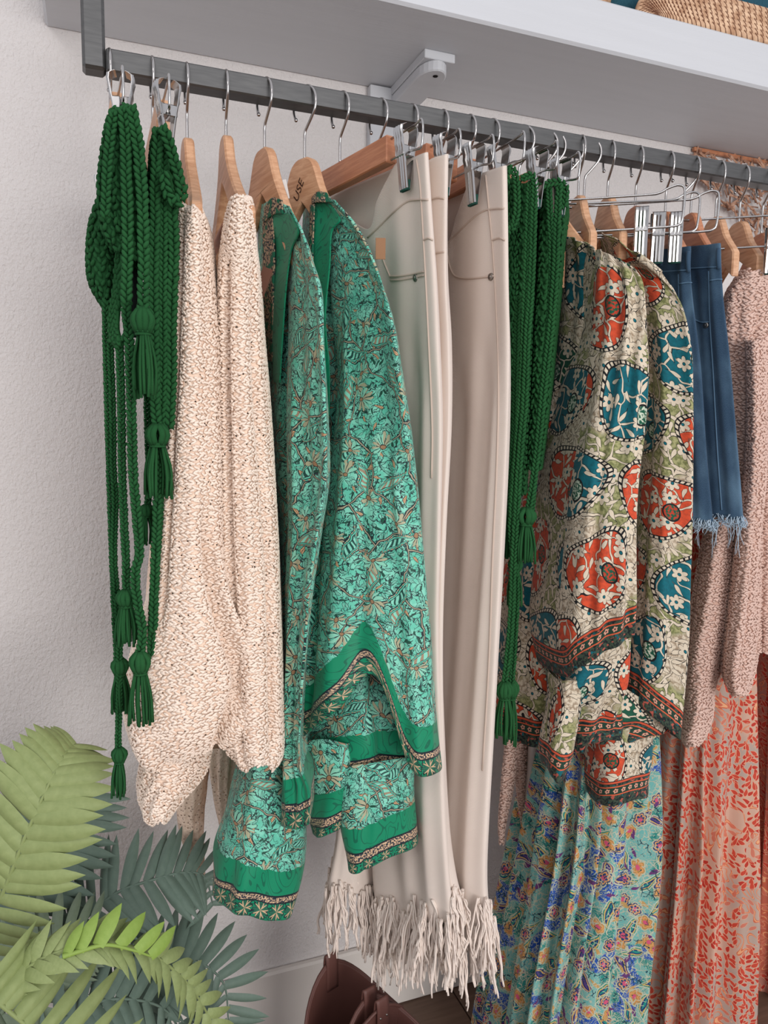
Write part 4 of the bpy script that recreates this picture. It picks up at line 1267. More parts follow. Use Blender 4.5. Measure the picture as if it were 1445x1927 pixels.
cloth_part(t2, 'sleeve_lining', with_back([[(575, 1285, .93), (640, 1262, .88), (700, 1240, .855), (760, 1270, .87), (795, 1290, .88)], [(578, 1340, .92), (640, 1330, .87), (700, 1320, .848), (765, 1330, .86), (798, 1340, .87)], [(580, 1410, .92), (645, 1400, .86), (705, 1400, .84), (765, 1405, .85), (792, 1410, .87)], [(590, 1470, .92), (650, 1470, .86), (705, 1465, .84), (760, 1460, .85), (780, 1460, .87)]], 0.96, 0.02), 'mint_cuff', 70, 50, addf(wrinkle(23, 0.006), folds([(0.25, 0.3, 0.03, -0.012, 0, 1.0)])), uo=2.0)
cloth_part(t2, 'under_fold', with_back([[(560, 1395, .90), (610, 1390, .865), (660, 1400, .85)], [(575, 1450, .90), (610, 1440, .86), (655, 1440, .85)], [(580, 1530, .90), (608, 1530, .86), (648, 1520, .855)], [(588, 1568, .90), (606, 1574, .865), (642, 1556, .86)]], 0.95, 0.02), 'mint_cuff', 40, 40, wrinkle(24, 0.003), uo=3.3)
cloth_part(t2, 'lower_cuff', with_back([[(640, 1440, .86), (680, 1438, .838), (735, 1430, .833), (778, 1420, .85)], [(640, 1500, .86), (675, 1498, .834), (735, 1490, .83), (780, 1480, .85)], [(646, 1570, .86), (680, 1568, .832), (735, 1550, .83), (782, 1535, .85)], [(655, 1625, .865), (672, 1644, .835), (735, 1615, .832), (783, 1588, .85)]], 0.92, 0.02), 'mint_cuff', 50, 50, folds([(0.18, 0.18, 0.012, -0.004, 0, 1.0)], [(3, 0.002, 0, 0.5, 1.0)]), uo=4.1)
tag_card(t2, 716, 468, 0.862, 0.006, 0.0125, 'kraft')

t1 = thing('kimono', 'mint green paisley print kimono with an emerald collar band, right against the cream cardigans', 'kimono', tuple(px(560, 900, 0.88)), 'mint print kimonos')
rows = [[(486, 390, 1.05), (500, 382, .98), (512, 376, .955), (522, 378, .94), (532, 383, .925), (542, 390, .91), (550, 397, .90)],
        [(484, 430, 1.06), (503, 425, .98), (522, 420, .955), (538, 420, .925), (550, 424, .905), (562, 430, .885), (571, 442, .865)],
        [(484, 480, 1.06), (508, 478, .98), (534, 475, .95), (548, 475, .915), (562, 478, .885), (574, 482, .86), (585, 490, .84)],
        [(484, 545, 1.06), (508, 545, .98), (532, 545, .94), (550, 545, .90), (568, 545, .865), (585, 545, .84), (601, 548, .815)],
        [(486, 640, 1.06), (508, 640, .97), (529, 640, .93), (550, 640, .88), (570, 640, .845), (590, 640, .82), (606, 640, .80)],
        [(490, 780, 1.05), (510, 780, .96), (526, 780, .91), (550, 780, .86), (574, 780, .83), (596, 780, .81), (613, 780, .795)],
        [(495, 900, 1.05), (514, 900, .95), (530, 900, .90), (552, 900, .85), (576, 900, .825), (598, 900, .808), (614, 900, .79)],
        [(500, 1000, 1.04), (520, 1000, .95), (534, 1000, .89), (552, 1000, .845), (570, 1000, .82), (588, 1000, .805), (600, 1000, .79)],
        [(505, 1100, 1.03), (522, 1100, .94), (530, 1100, .89), (546, 1100, .84), (560, 1100, .82), (575, 1100, .805), (586, 1100, .795)],
        [(510, 1200, 1.02), (525, 1200, .93), (531, 1200, .88), (543, 1200, .84), (555, 1200, .82), (567, 1200, .81), (576, 1200, .80)],
        [(512, 1320, 1.02), (526, 1320, .92), (530, 1320, .88), (540, 1320, .84), (550, 1320, .825), (560, 1320, .815), (567, 1320, .805)],
        [(512, 1430, 1.01), (526, 1430, .91), (529, 1430, .875), (538, 1430, .84), (547, 1430, .825), (556, 1430, .82), (564, 1430, .81)],
        [(508, 1490, 1.0), (519, 1490, .90), (524, 1490, .87), (538, 1490, .84), (553, 1490, .825), (570, 1490, .82), (583, 1488, .815)],
        [(510, 1548, 1.0), (518, 1546, .90), (524, 1550, .87), (538, 1558, .84), (553, 1562, .825), (570, 1556, .82), (584, 1545, .815)]]
cloth_part(t1, 'body', with_back(rows, 1.10), 'mint_print', 120, 150, addf(folds([(0.22, 0.22, 0.02, -0.008, 0.2, 0.95), (0.43, 0.40, 0.025, -0.006, 0.35, 0.95), (0.33, 0.32, 0.02, 0.005, 0.3, 0.95)]), wrinkle(31, 0.0022)), uo=6.4, vo=0.23)
cloth_part(t1, 'collar_band', sheet_rows([[(513, 404, .95), (530, 400, .925), (548, 404, .895)], [(511, 430, .955), (535, 425, .92), (562, 436, .875)], [(518, 470, .955), (535, 470, .93), (548, 470, .90)], [(514, 540, .955), (526, 540, .93), (538, 540, .905)], [(512, 640, .945), (521, 640, .92), (531, 640, .905)], [(514, 720, .94), (520, 720, .915), (526, 720, .90)]]), 'emerald', 16, 60, closed=False, uo=1.0)
cloth_part(t1, 'neck_trim', sheet_rows([[(498, 388, .975), (512, 372, .952), (530, 376, .925)], [(494, 420, .98), (512, 404, .945), (532, 402, .918)]]), 'trim', 16, 10, closed=False, uo=1.0)
cloth_part(t1, 'trim_edge', sheet_rows([[(494, 410, .985), (512, 405, .95)], [(494, 480, .985), (516, 480, .948)], [(496, 560, .985), (514, 560, .948)], [(500, 680, .98), (513, 680, .938)]]), 'trim', 8, 40, closed=False, uo=2.0)
cloth_part(t1, 'lower_cuff', with_back([[(462, 1420, .90), (490, 1418, .875), (530, 1418, .87), (572, 1420, .885)], [(446, 1480, .90), (485, 1480, .868), (535, 1480, .865), (575, 1480, .885)], [(424, 1560, .90), (475, 1562, .862), (530, 1565, .86), (573, 1560, .885)], [(408, 1630, .90), (460, 1640, .858), (520, 1648, .857), (568, 1640, .88)], [(402, 1690, .90), (450, 1718, .857), (505, 1733, .857), (548, 1722, .875)]], 0.98, 0.02), 'mint_print', 70, 70, addf(folds([(0.12, 0.14, 0.03, 0.006, 0, 1.0)]), wrinkle(33, 0.003)), uo=8.0, vo=0.5)
tag_card(t1, 494, 535, 0.86, 0.006, 0.019, 'brown_tag', rz=0.35)
tag_card(t1, 533, 357, 0.97, 0.006, 0.012, 'white_tag', 'care_label', rz=-0.2)

# ---------------- beige jeans
OFF = {'A': -116, 'B': -94, 'C': -64, 'D': -30, 'E': 0, 'F': 4, 'G': -13, 'H': -64, 'I': -108}
YY = {'A': .965, 'B': .93, 'C': .885, 'D': .848, 'E': .820, 'F': .845, 'G': .90, 'H': .96, 'I': .99}
def jeans(label, Ev, top, dy=0.0, seams=(), rivets=(), far=None, narrow=1.0, hem=None):
    """Ev: (v, u) of the near side seam from waist to hem"""
    vs_ = [p[0] for p in Ev]
    root = thing('jeans', label, 'jeans', tuple(px(Ev[4][1] - 40, 1000, 0.9)), 'beige frayed jeans')
    rows = []
    u0 = Ev[0][1]; v0 = Ev[0][0]
    # waist: the fly hangs open, so the front edge drops towards the zip
    rows.append([px(u0 + OFF[k] * 0.96 * narrow, v0 + dv, YY[k] + dy) for k, dv in (('A', 144), ('B', 92), ('C', 28), ('D', 10), ('E', 0), ('F', 3), ('G', 14))] + [px(u0 - 80 * narrow, v0 + 40, 0.99 + dy), px(u0 - 178 * narrow, v0 + 82, 1.11 + dy)])
    u1 = np.interp(v0 + 88, vs_, [p[1] for p in Ev])
    rows.append([px(u1 + OFF[k] * narrow, v0 + 88 + dv, YY[k] + dy) for k, dv in (('A', 84), ('B', 50), ('C', 18), ('D', 6), ('E', 0), ('F', 3), ('G', 10))] + [px(u1 - 86 * narrow, v0 + 115, 1.0 + dy), px(u1 - 182 * narrow, v0 + 145, 1.11 + dy)])
    for v, u in Ev[1:]:
        t = (v - v0) / 1400.0
        fl = 1.0 + 0.18 * sstep(np.array(t), 0.55, 1.0)
        far_ = max(0.0, 1 - (v - v0 - 180) / 250.0)
        r = []
        for k in 'ABCDEFG': r.append(px(u + OFF[k] * narrow * fl, v, YY[k] + dy))
        r.append(px(u - 64 * narrow * fl - 25 * far_, v, 0.97 + dy + 0.03 * far_)); r.append(px(u - 106 * narrow * fl - 70 * far_, v, 0.995 + dy + 0.11 * far_))
        rows.append(r)
    c = Cloth(rows, 110, 170, True, addf(folds([(0.28, 0.26, 0.04, -0.006, 0.25, 0.98), (0.36, 0.34, 0.03, 0.005, 0.3, 1.0), (0.12, 0.16, 0.04, -0.006, 0.3, 1.0)]), wrinkle(int(u0), 0.0022)))
    leg = part('near_leg', c.mesh('near_leg'), M['twill'], root); solid(leg, 0.0018)
    wb = cloth_part(root, 'waist_back', sheet_rows([[(u0 - 196, v0 + 92, 1.125 + dy), (u0 - 140, v0 + 64, 1.02 + dy), (u0 - 65, v0 + 32, .925 + dy), (u0 - 12, v0 + 8, .862 + dy)],
        [(u0 - 194, v0 + 140, 1.125 + dy), (u0 - 136, v0 + 125, 1.02 + dy), (u0 - 62, v0 + 105, .93 + dy), (u0 - 8, v0 + 90, .868 + dy)],
        [(u0 - 190, v0 + 230, 1.125 + dy), (u0 - 128, v0 + 230, 1.02 + dy), (u0 - 55, v0 + 230, .94 + dy), (u0 - 4, v0 + 230, .875 + dy)]]), 'twill', 40, 30, closed=False, t=0.002, uo=1.0)
    bv = c.bvh()
    for pts in seams:
        mb = MB(); seam(mb, bv, pts, 0.0013, 0.0004)
        if mb.n: part('seam', mb.mesh('seam'), M['seam'], root)
    for u, v in rivets:
        h = hit(bv, u, v, 0.0006)
        if h:
            mb = MB(); mb.lathe([(0.0001, 0.0022), (0.002, 0.0018), (0.0024, 0.001), (0.0036, 0.0013), (0.0046, 0.0006), (0.0048, -0.001)], h[0], h[1], 14)
            part('rivet', mb.mesh('rivet'), M['brass'], root)
    def fringe(cl, n, ln, seed, rad=0.0016):
        r = np.random.default_rng(seed); mb = MB(); nu = cl.P.shape[1]
        for k in range(n):
            j = r.uniform(0, nu); i0 = int(j) % nu; i1 = (i0 + 1) % nu; f = j - int(j)
            up = int(r.integers(1, 12))
            p0 = cl.P[-up, i0] * (1 - f) + cl.P[-up, i1] * f
            nrm = cl.N[-1, i0]
            L = ln * r.uniform(0.5, 1.15); m = 8
            dr = r.normal(0, 0.10, 2)
            wob = np.cumsum(r.normal(0, 0.0017, (m, 2)), 0)
            spine = np.array([p0 + nrm * (0.002 + 0.003 * q / m) + np.array([dr[0] * L * q / m + wob[q, 0], dr[1] * L * q / m + wob[q, 1], -L * q / (m - 1)]) for q in range(m)])
            spine = crom(spine, 18)
            ns = int(r.integers(2, 5)); ph = r.uniform(0, 6.28); tw = r.uniform(5, 11)
            for s_ in range(ns):          # each lock is a few yarns twisted together
                t = np.linspace(0, 1, 18)
                an = ph + s_ * 2 * math.pi / ns + tw * t
                rr = 0.0017 * (0.5 + 0.5 * np.sin(math.pi * np.minimum(1, t * 1.3 + 0.1))) + 0.0018 * np.maximum(0, t - 0.8) * 5 * r.random()
                P = spine + np.stack([np.cos(an) * rr, np.sin(an) * rr, 0 * t], 1)
                mb.tube(P[:int(18 - r.integers(0, 3))], rad * r.uniform(0.6, 1.0), 4)
        o = part('frayed_fringe', mb.mesh('frayed_fringe'), M['fringe'], root); o['kind'] = 'stuff'
    fringe(c, 165, 0.098, int(u0) + 5)
    if far:
        cf = Cloth(lobe_rows(far[0], far[1], far[1] + 0.13, 20, 4, 0.03), 60, 90, True, wrinkle(int(u0) + 2, 0.003))
        o = part('far_leg', cf.mesh('far_leg'), M['twill'], root); solid(o, 0.0018)
        fringe(cf, 80, 0.100, int(u0) + 9)
    return root, c

E1 = [(287, 800), (520, 817), (650, 823), (800, 828), (1000, 825), (1200, 822), (1400, 828), (1550, 833), (1650, 840), (1735, 849)]
E2 = [(290, 838), (520, 838), (650, 844), (800, 843), (1000, 833), (1200, 828), (1400, 832), (1550, 838), (1640, 848), (1700, 862)]
E3 = [(312, 947), (520, 953), (650, 957), (800, 955), (1000, 945), (1200, 933), (1400, 922), (1550, 914), (1650, 911), (1740, 916)]
jeans('beige frayed-hem jeans with a metal pocket rivet, leftmost pair', E1, 287, 0.0,
      seams=[[(806, 376), (785, 376), (765, 380), (740, 400), (715, 425), (692, 447)], [(784, 300), (790, 340), (793, 380), (797, 450), (801, 520), (807, 650), (813, 800), (812, 900)], [(733, 520), (748, 520), (770, 517), (799, 511)], [(735, 527), (750, 527), (770, 524), (799, 518)], [(718, 468), (722, 490), (735, 522)], [(797, 452), (806, 448), (814, 452)]],
      rivets=[(782, 523)], far=([(640, 560, 730, 560), (640, 900, 720, 900), (640, 1200, 715, 1200), (635, 1450, 715, 1450), (631, 1570, 712, 1570), (622, 1640, 712, 1650), (618, 1672, 715, 1690)], 0.98))
jeans('beige frayed-hem jeans squeezed between two other pairs', E2, 290, 0.005, seams=[[(812, 375), (825, 372), (836, 374)], [(810, 482), (822, 476), (836, 474)]])
jeans('beige frayed-hem jeans beside the green crochet cords, rightmost pair', E3, 312, 0.0,
      seams=[[(949, 392), (930, 393), (910, 397), (885, 415), (860, 440), (842, 458)], [(914, 330), (920, 390), (926, 450), (931, 520), (937, 650), (938, 760), (934, 900), (927, 1050), (920, 1250), (908, 1450)], [(842, 480), (848, 505), (858, 520), (885, 524), (932, 519)], [(926, 452), (940, 448), (950, 452)]],
      rivets=[(924, 521)])
# ---------------- green crochet tops right of the jeans
gr = [thing('crochet_top', 'dark green crochet top with a button loop, right behind the rightmost beige jeans', 'top', tuple(px(965, 600, 0.86)), 'green crochet tops'),
      thing('crochet_top', 'green crochet top with two long cords, middle one right of the jeans', 'top', tuple(px(1000, 600, 0.86)), 'green crochet tops'),
      thing('crochet_top', 'green crochet top folded over its clips, touching the left multicoloured jacket', 'top', tuple(px(1040, 600, 0.86)), 'green crochet tops')]
crochet_panel(gr[0], [(938, 340, 968, 335), (938, 400, 972, 395), (938, 520, 976, 520), (936, 700, 980, 700), (934, 860, 976, 860), (930, 980, 968, 980)], 0.875, yb=0.98, bl=0, br=0)
cord_part(gr[0], [(952, 345), (955, 318), (966, 322), (972, 350), (972, 400), (962, 432), (952, 428)], 0.84, 0.0085)
for pts, y in (([(975, 560), (970, 700), (966, 820), (958, 900), (952, 968)], 0.86), ([(985, 700), (978, 820), (972, 920), (968, 1060)], 0.862)):
    cord_part(gr[0], pts, y, 0.0075)
tassel_part(gr[0], 950, 960, 1050, 0.865, 0.024, 21); tassel_part(gr[0], 970, 1050, 1140, 0.862, 0.022, 22)
crochet_panel(gr[1], [(976, 345, 1006, 342), (972, 400, 1010, 395), (970, 520, 1006, 520), (970, 660, 1000, 660), (968, 800, 994, 800), (964, 930, 988, 930)], 0.875, yb=0.98, bl=0, br=0)
for pts, y, w in (([(985, 335), (1000, 330), (1006, 345), (1004, 400), (1000, 520), (992, 640), (987, 760), (978, 860), (972, 960), (966, 1060), (962, 1160), (955, 1240), (948, 1292)], 0.835, 0.0085),
                  ([(996, 345), (993, 430), (988, 560), (983, 700), (976, 800), (968, 900), (962, 1000), (972, 1100), (968, 1200), (962, 1290)], 0.84, 0.0080)):
    cord_part(gr[1], pts, y, w)
tassel_part(gr[1], 950, 1285, 1385, 0.835, 0.026, 23); tassel_part(gr[1], 962, 1280, 1398, 0.845, 0.024, 24)
crochet_panel(gr[2], [(1022, 345, 1062, 340), (1018, 380, 1066, 375), (1015, 430, 1060, 430), (1012, 520, 1054, 520), (1006, 620, 1045, 620), (1000, 740, 1034, 740), (992, 880, 1018, 880)], 0.875, yb=0.99, bl=0, br=0)
for pts, y, w in (([(1020, 350), (1038, 344), (1056, 345), (1064, 360), (1062, 385)], 0.84, 0.0090),
                  ([(1052, 352), (1048, 420), (1044, 520), (1036, 620), (1024, 720), (1014, 820), (1004, 900), (994, 965)], 0.84, 0.0090),
                  ([(1032, 352), (1036, 430), (1038, 520), (1030, 640), (1018, 760), (1008, 870), (1000, 960)], 0.845, 0.0082)):
    cord_part(gr[2], pts, y, w)
tassel_part(gr[2], 990, 958, 1058, 0.835, 0.030, 25)

# ---------------- multicoloured paisley jackets
j1 = thing('paisley_jacket', 'quilted jacket in teal, orange and cream paisley, its cuff edged with a dark border, left of two', 'jacket', tuple(px(1110, 900, 0.9)), 'multicoloured paisley jackets')
j1['label'] = 'teal, orange and cream paisley jacket directly behind the green crochet cords'
body = [[(1050, 455, 1.03), (1056, 448, .99), (1064, 445, .96), (1080, 449, .93), (1098, 457, .91), (1118, 466, .89)],
        [(1046, 520, 1.04), (1054, 520, .99), (1070, 520, .955), (1092, 520, .93), (1115, 520, .91), (1140, 520, .89)],
        [(1036, 620, 1.05), (1046, 620, .99), (1068, 620, .95), (1095, 620, .92), (1122, 620, .90), (1150, 620, .885)],
        [(1020, 750, 1.06), (1032, 750, .99), (1058, 750, .95), (1088, 750, .92), (1116, 750, .90), (1146, 750, .885)],
        [(1000, 880, 1.07), (1016, 880, 1.0), (1046, 880, .955), (1078, 880, .925), (1108, 880, .905), (1140, 880, .89)],
        [(972, 1000, 1.08), (996, 1000, 1.01), (1032, 1000, .96), (1066, 1000, .93), (1100, 1000, .91), (1134, 1000, .895)],
        [(945, 1120, 1.09), (975, 1120, 1.02), (1016, 1120, .97), (1054, 1120, .94), (1090, 1120, .92), (1126, 1120, .905)],
        [(928, 1240, 1.10), (960, 1245, 1.03), (1004, 1250, .98), (1044, 1255, .95), (1080, 1258, .93), (1115, 1260, .915)],
        [(915, 1370, 1.10), (945, 1385, 1.03), (990, 1402, .98), (1030, 1412, .955), (1066, 1415, .935), (1100, 1415, .92)]]
cloth_part(j1, 'body', with_back(body, 1.14), 'paisley_quilt', 120, 160, addf(folds([(0.28, 0.30, 0.025, -0.008, 0.3, 1.0), (0.14, 0.16, 0.03, 0.006, 0.3, 1.0)]), wrinkle(41, 0.003)))
slv = [[(1118, 470, .89), (1135, 474, .872), (1150, 480, .86), (1165, 487, .85), (1178, 495, .84), (1188, 504, .835)],
       [(1116, 530, .89), (1138, 522, .865), (1160, 518, .848), (1180, 518, .835), (1198, 524, .826), (1211, 536, .822)],
       [(1118, 610, .885), (1140, 605, .855), (1163, 602, .838), (1186, 602, .826), (1206, 605, .818), (1219, 612, .815)],
       [(1108, 700, .88), (1132, 700, .848), (1158, 700, .832), (1184, 700, .82), (1206, 700, .814), (1221, 700, .812)],
       [(1092, 800, .88), (1118, 800, .845), (1146, 800, .828), (1174, 800, .818), (1199, 800, .812), (1215, 800, .81)],
       [(1074, 900, .88), (1103, 900, .843), (1132, 900, .826), (1161, 900, .816), (1187, 900, .81), (1203, 900, .81)],
       [(1064, 1000, .88), (1094, 1000, .842), (1124, 1000, .825), (1153, 1000, .815), (1180, 1000, .81), (1196, 1000, .81)],
       [(1056, 1100, .88), (1087, 1098, .842), (1118, 1096, .825), (1148, 1092, .815), (1176, 1088, .81), (1193, 1085, .81)],
       [(1050, 1190, .88), (1082, 1184, .842), (1115, 1175, .825), (1147, 1160, .815), (1176, 1142, .81), (1193, 1130, .81)],
       [(1060, 1274, .885), (1088, 1258, .845), (1118, 1240, .828), (1148, 1222, .818), (1176, 1206, .812), (1192, 1192, .812)]]
cloth_part(j1, 'sleeve', with_back(slv, 0.99, 0.02), 'paisley_quilt', 90, 140, addf(folds([(0.20, 0.22, 0.03, -0.007, 0.25, 0.95), (0.40, 0.40, 0.03, 0.006, 0.2, 0.9)]), wrinkle(42, 0.004)), uo=3.03, vo=0.02)
cloth_part(j1, 'sleeve_lining', with_back([[(1052, 1230, .90), (1100, 1220, .87), (1150, 1200, .86), (1185, 1190, .86)], [(1056, 1290, .90), (1100, 1290, .87), (1145, 1285, .86), (1180, 1280, .87)], [(1060, 1350, .91), (1100, 1345, .88), (1140, 1340, .875), (1170, 1335, .88)], [(1066, 1400, .92), (1098, 1400, .89), (1136, 1395, .885), (1164, 1390, .89)]], 0.98, 0.02), 'paisley_quilt', 50, 50, wrinkle(43, 0.006), uo=5.5)
cloth_part(j1, 'tail', with_back([[(1050, 1280, .89), (1072, 1280, .87), (1092, 1280, .88)], [(1042, 1350, .89), (1066, 1350, .87), (1090, 1350, .88)], [(1032, 1420, .89), (1056, 1420, .87), (1080, 1420, .88)], [(1036, 1455, .89), (1048, 1474, .87), (1062, 1462, .88)]], 0.93, 0.01), 'paisley_quilt', 36, 40, wrinkle(44, 0.002), uo=6.5)

j2 = thing('paisley_jacket', 'teal, orange and cream paisley jacket directly in front of the denim shorts', 'jacket', tuple(px(1250, 900, 0.9)), 'multicoloured paisley jackets')
b2 = [[(1092, 440, .97), (1104, 434, .95), (1118, 432, .95), (1138, 440, .935), (1160, 452, .92), (1182, 468, .905), (1200, 482, .895)],
      [(1100, 500, 1.0), (1120, 490, .96), (1145, 482, .935), (1172, 482, .915), (1198, 490, .90), (1225, 504, .887), (1248, 524, .88)],
      [(1130, 590, 1.0), (1150, 575, .95), (1175, 562, .92), (1202, 552, .90), (1230, 550, .885), (1258, 556, .873), (1279, 572, .867)],
      [(1150, 660, .99), (1170, 655, .94), (1195, 650, .91), (1222, 646, .89), (1250, 645, .875), (1277, 646, .864), (1296, 652, .86)],
      [(1160, 740, .98), (1180, 740, .93), (1203, 740, .90), (1228, 740, .88), (1254, 740, .867), (1281, 740, .858), (1301, 740, .855)],
      [(1160, 860, .97), (1178, 860, .92), (1201, 860, .89), (1228, 860, .872), (1256, 860, .86), (1284, 860, .853), (1304, 860, .852)],
      [(1150, 1000, .96), (1168, 1000, .91), (1192, 1000, .885), (1222, 1000, .866), (1253, 1000, .856), (1283, 1000, .85), (1304, 1000, .85)],
      [(1145, 1100, .95), (1162, 1100, .905), (1188, 1100, .88), (1219, 1100, .862), (1251, 1100, .854), (1281, 1100, .85), (1301, 1100, .85)],
      [(1135, 1190, .94), (1153, 1195, .90), (1181, 1200, .876), (1214, 1208, .86), (1247, 1216, .853), (1277, 1222, .85), (1297, 1228, .85)],
      [(1124, 1270, .93), (1140, 1280, .895), (1170, 1302, .874), (1204, 1330, .858), (1236, 1356, .852), (1262, 1376, .85), (1281, 1393, .85)]]
b2 = [[(u, v, Y + d) for (u, v, Y), d in zip(r, (.12, .095, .060, .028, .016, .010, .006))] for r in b2]
cloth_part(j2, 'body', with_back(b2, 1.14, 0.02), 'paisley_quilt', 130, 170, addf(folds([(0.16, 0.18, 0.03, -0.008, 0.25, 0.95), (0.40, 0.38, 0.035, 0.006, 0.2, 0.95), (0.28, 0.27, 0.02, -0.004, 0.3, 1.0)]), wrinkle(45, 0.003)), uo=9.04, vo=0.13)
cloth_part(j2, 'lining', with_back([[(1100, 1270, .93), (1150, 1280, .90), (1200, 1310, .89), (1265, 1350, .89)], [(1090, 1330, .93), (1140, 1340, .90), (1190, 1355, .89), (1250, 1380, .89)], [(1085, 1395, .94), (1130, 1400, .91), (1170, 1400, .90), (1200, 1395, .90)]], 1.0, 0.02), 'paisley_quilt', 50, 40, wrinkle(46, 0.005), uo=12.0)
cloth_part(j2, 'lower_cuff', with_back([[(1118, 1375, .93), (1150, 1372, .90), (1190, 1370, .895), (1230, 1366, .91)], [(1117, 1430, .93), (1150, 1430, .897), (1190, 1426, .893), (1227, 1420, .91)], [(1118, 1480, .93), (1150, 1484, .897), (1190, 1478, .893), (1222, 1470, .91)], [(1124, 1510, .93), (1150, 1518, .90), (1188, 1508, .896), (1218, 1498, .91)]], 0.99, 0.02), 'paisley_quilt', 50, 40, wrinkle(47, 0.002), uo=13.3)

# ---------------- denim shorts
def shorts(label, du, dv, seed, y=0.0, full=True):
    root = thing('denim_shorts', label, 'shorts', tuple(px(1330 + du, 700, 0.93)), 'denim shorts')
    F_ = lambda u, v, Y: (u + du, v + dv, Y + y)
    rows = [[F_(1216, 474, 1.02), F_(1250, 468, .985), F_(1290, 464, .945), F_(1325, 461, .91), F_(1357, 458, .885)],
            [F_(1214, 505, 1.02), F_(1250, 500, .985), F_(1290, 498, .945), F_(1327, 497, .91), F_(1358, 496, .883)],
            [F_(1212, 570, 1.02), F_(1250, 570, .98), F_(1292, 570, .94), F_(1330, 570, .905), F_(1362, 570, .880)],
            [F_(1214, 700, 1.02), F_(1254, 700, .975), F_(1298, 700, .93), F_(1340, 700, .90), F_(1376, 700, .875)],
            [F_(1220, 850, 1.01), F_(1262, 850, .965), F_(1308, 850, .925), F_(1352, 850, .895), F_(1388, 850, .872)],
            [F_(1226, 966, 1.0), F_(1270, 968, .96), F_(1316, 970, .92), F_(1360, 974, .892), F_(1398, 978, .872)]]
    c = Cloth(with_back(rows, 1.06, 0.04), 80, 80, True, addf(folds([(0.30, 0.3, 0.03, -0.006, 0.2, 1.0), (0.42, 0.42, 0.02, 0.004, 0.1, 1.0)]), wrinkle(seed, 0.0022)))
    o = part('shorts_body', c.mesh('shorts_body', seed * 0.37), M['denim'], root); solid(o, 0.0022)
    bv = c.bvh()
    for pts in ([(1240, 508), (1280, 506), (1320, 504), (1356, 502)], [(1334, 510), (1336, 600), (1342, 700), (1350, 850), (1358, 960)], [(1300, 598), (1318, 606), (1334, 606)], [(1336, 528), (1348, 526), (1358, 526)]):
        mb = MB(); seam(mb, bv, [(u + du, v + dv) for u, v in pts], 0.0011, 0.0006)
        if mb.n: part('seam', mb.mesh('seam'), M['denim_seam'], root)
    h = hit(bv, 1328 + du, 612 + dv, 0.0006)
    if h:
        mb = MB(); mb.lathe([(0.0001, 0.0022), (0.0024, 0.001), (0.0036, 0.0013), (0.0046, 0.0004), (0.0048, -0.001)], h[0], h[1], 12); part('rivet', mb.mesh('rivet'), M['brass'], root)
    # belt loop
    a = hit(bv, 1352 + du, 468 + dv, 0.001); e = hit(bv, 1353 + du, 506 + dv, 0.001)
    if a and e:
        mb = MB(); mb.tube([a[0], (a[0] + e[0]) / 2 + a[1] * 0.003, e[0]], 0.0032, 6, n=8); part('belt_loop', mb.mesh('belt_loop'), M['denim'], root)
    r = np.random.default_rng(seed); mb = MB(); nu = c.P.shape[1]
    for k in range(260):
        j = r.integers(0, nu); p = c.P[-1, j] + r.normal(0, 0.0015, 3); n_ = c.N[-1, j]
        L = r.uniform(0.006, 0.016) if r.random() < 0.9 else r.uniform(0.03, 0.06)
        P = [p + np.array([0, 0, 0.004])] + [p + n_ * 0.003 * s_ + np.array([r.normal(0, 0.003), r.normal(0, 0.003), -L * s_]) for s_ in (0.3, 0.65, 1.0)]
        mb.tube(P, np.linspace(0.0009, 0.0005, 8), 4, n=8)
    o = part('frayed_edge', mb.mesh('frayed_edge'), M['frayed'], root); o['kind'] = 'stuff'
shorts('blue denim shorts of which only the left end of the row shows, above the jackets', -108, -6, 61, 0.075)
shorts('blue denim shorts in the middle of the row of three', -57, 6, 62, 0.025)
shorts('blue frayed denim shorts shown in full length beside the pink cardigan', 0, 0, 63, 0.0)

# ---------------- pink cardigans and dresses
p1 = thing('knit_cardigan', 'dusty pink open knit cardigan at the right edge, behind the denim shorts', 'cardigan', tuple(px(1410, 900, 0.95)), 'pink knit cardigans')
knit_pieces(p1, [(1398, 510, 1440, 506), (1380, 530, 1470, 520), (1366, 560, 1500, 550), (1362, 640, 1510, 640), (1366, 760, 1515, 760), (1380, 860, 1515, 860), (1392, 960, 1510, 960), (1398, 1060, 1505, 1060), (1402, 1160, 1500, 1160), (1408, 1230, 1490, 1230)], 0.93, 'knit_body', 'pink', 0.0062, yb=1.10, nu=70, nv=80, fold=addf(wrinkle(51, 0.004), folds([(0.28, 0.2, 0.03, -0.01, 0.2, 1.0)])))
knit_pieces(p1, [(1402, 640, 1440, 640), (1404, 760, 1446, 760), (1400, 900, 1448, 900), (1386, 1000, 1440, 1000), (1374, 1100, 1434, 1100), (1363, 1190, 1428, 1190), (1359, 1250, 1420, 1250), (1366, 1290, 1412, 1285), (1380, 1312, 1402, 1310)], 0.90, 'near_sleeve', 'pink', 0.0062, yb=0.98, nu=50, nv=70, fold=addf(wrinkle(52, 0.004), folds([(0.34, 0.4, 0.03, -0.008, 0.2, 0.95)])), bl=2, br=2)
knit_pieces(p1, [(1336, 900, 1396, 900), (1330, 980, 1396, 980), (1318, 1060, 1392, 1060), (1304, 1160, 1382, 1160), (1297, 1230, 1362, 1240), (1294, 1290, 1344, 1290), (1290, 1350, 1340, 1350), (1283, 1390, 1330, 1385), (1294, 1405, 1316, 1402)], 0.94, 'far_sleeve', 'pink', 0.0062, yb=1.02, nu=50, nv=70, fold=wrinkle(53, 0.004), bl=2, br=2)
p2 = thing('knit_tie', 'two narrow pink knit tie ends hanging below the left paisley jacket', 'tie')
p2.location = tuple(px(965, 1380, 1.12))
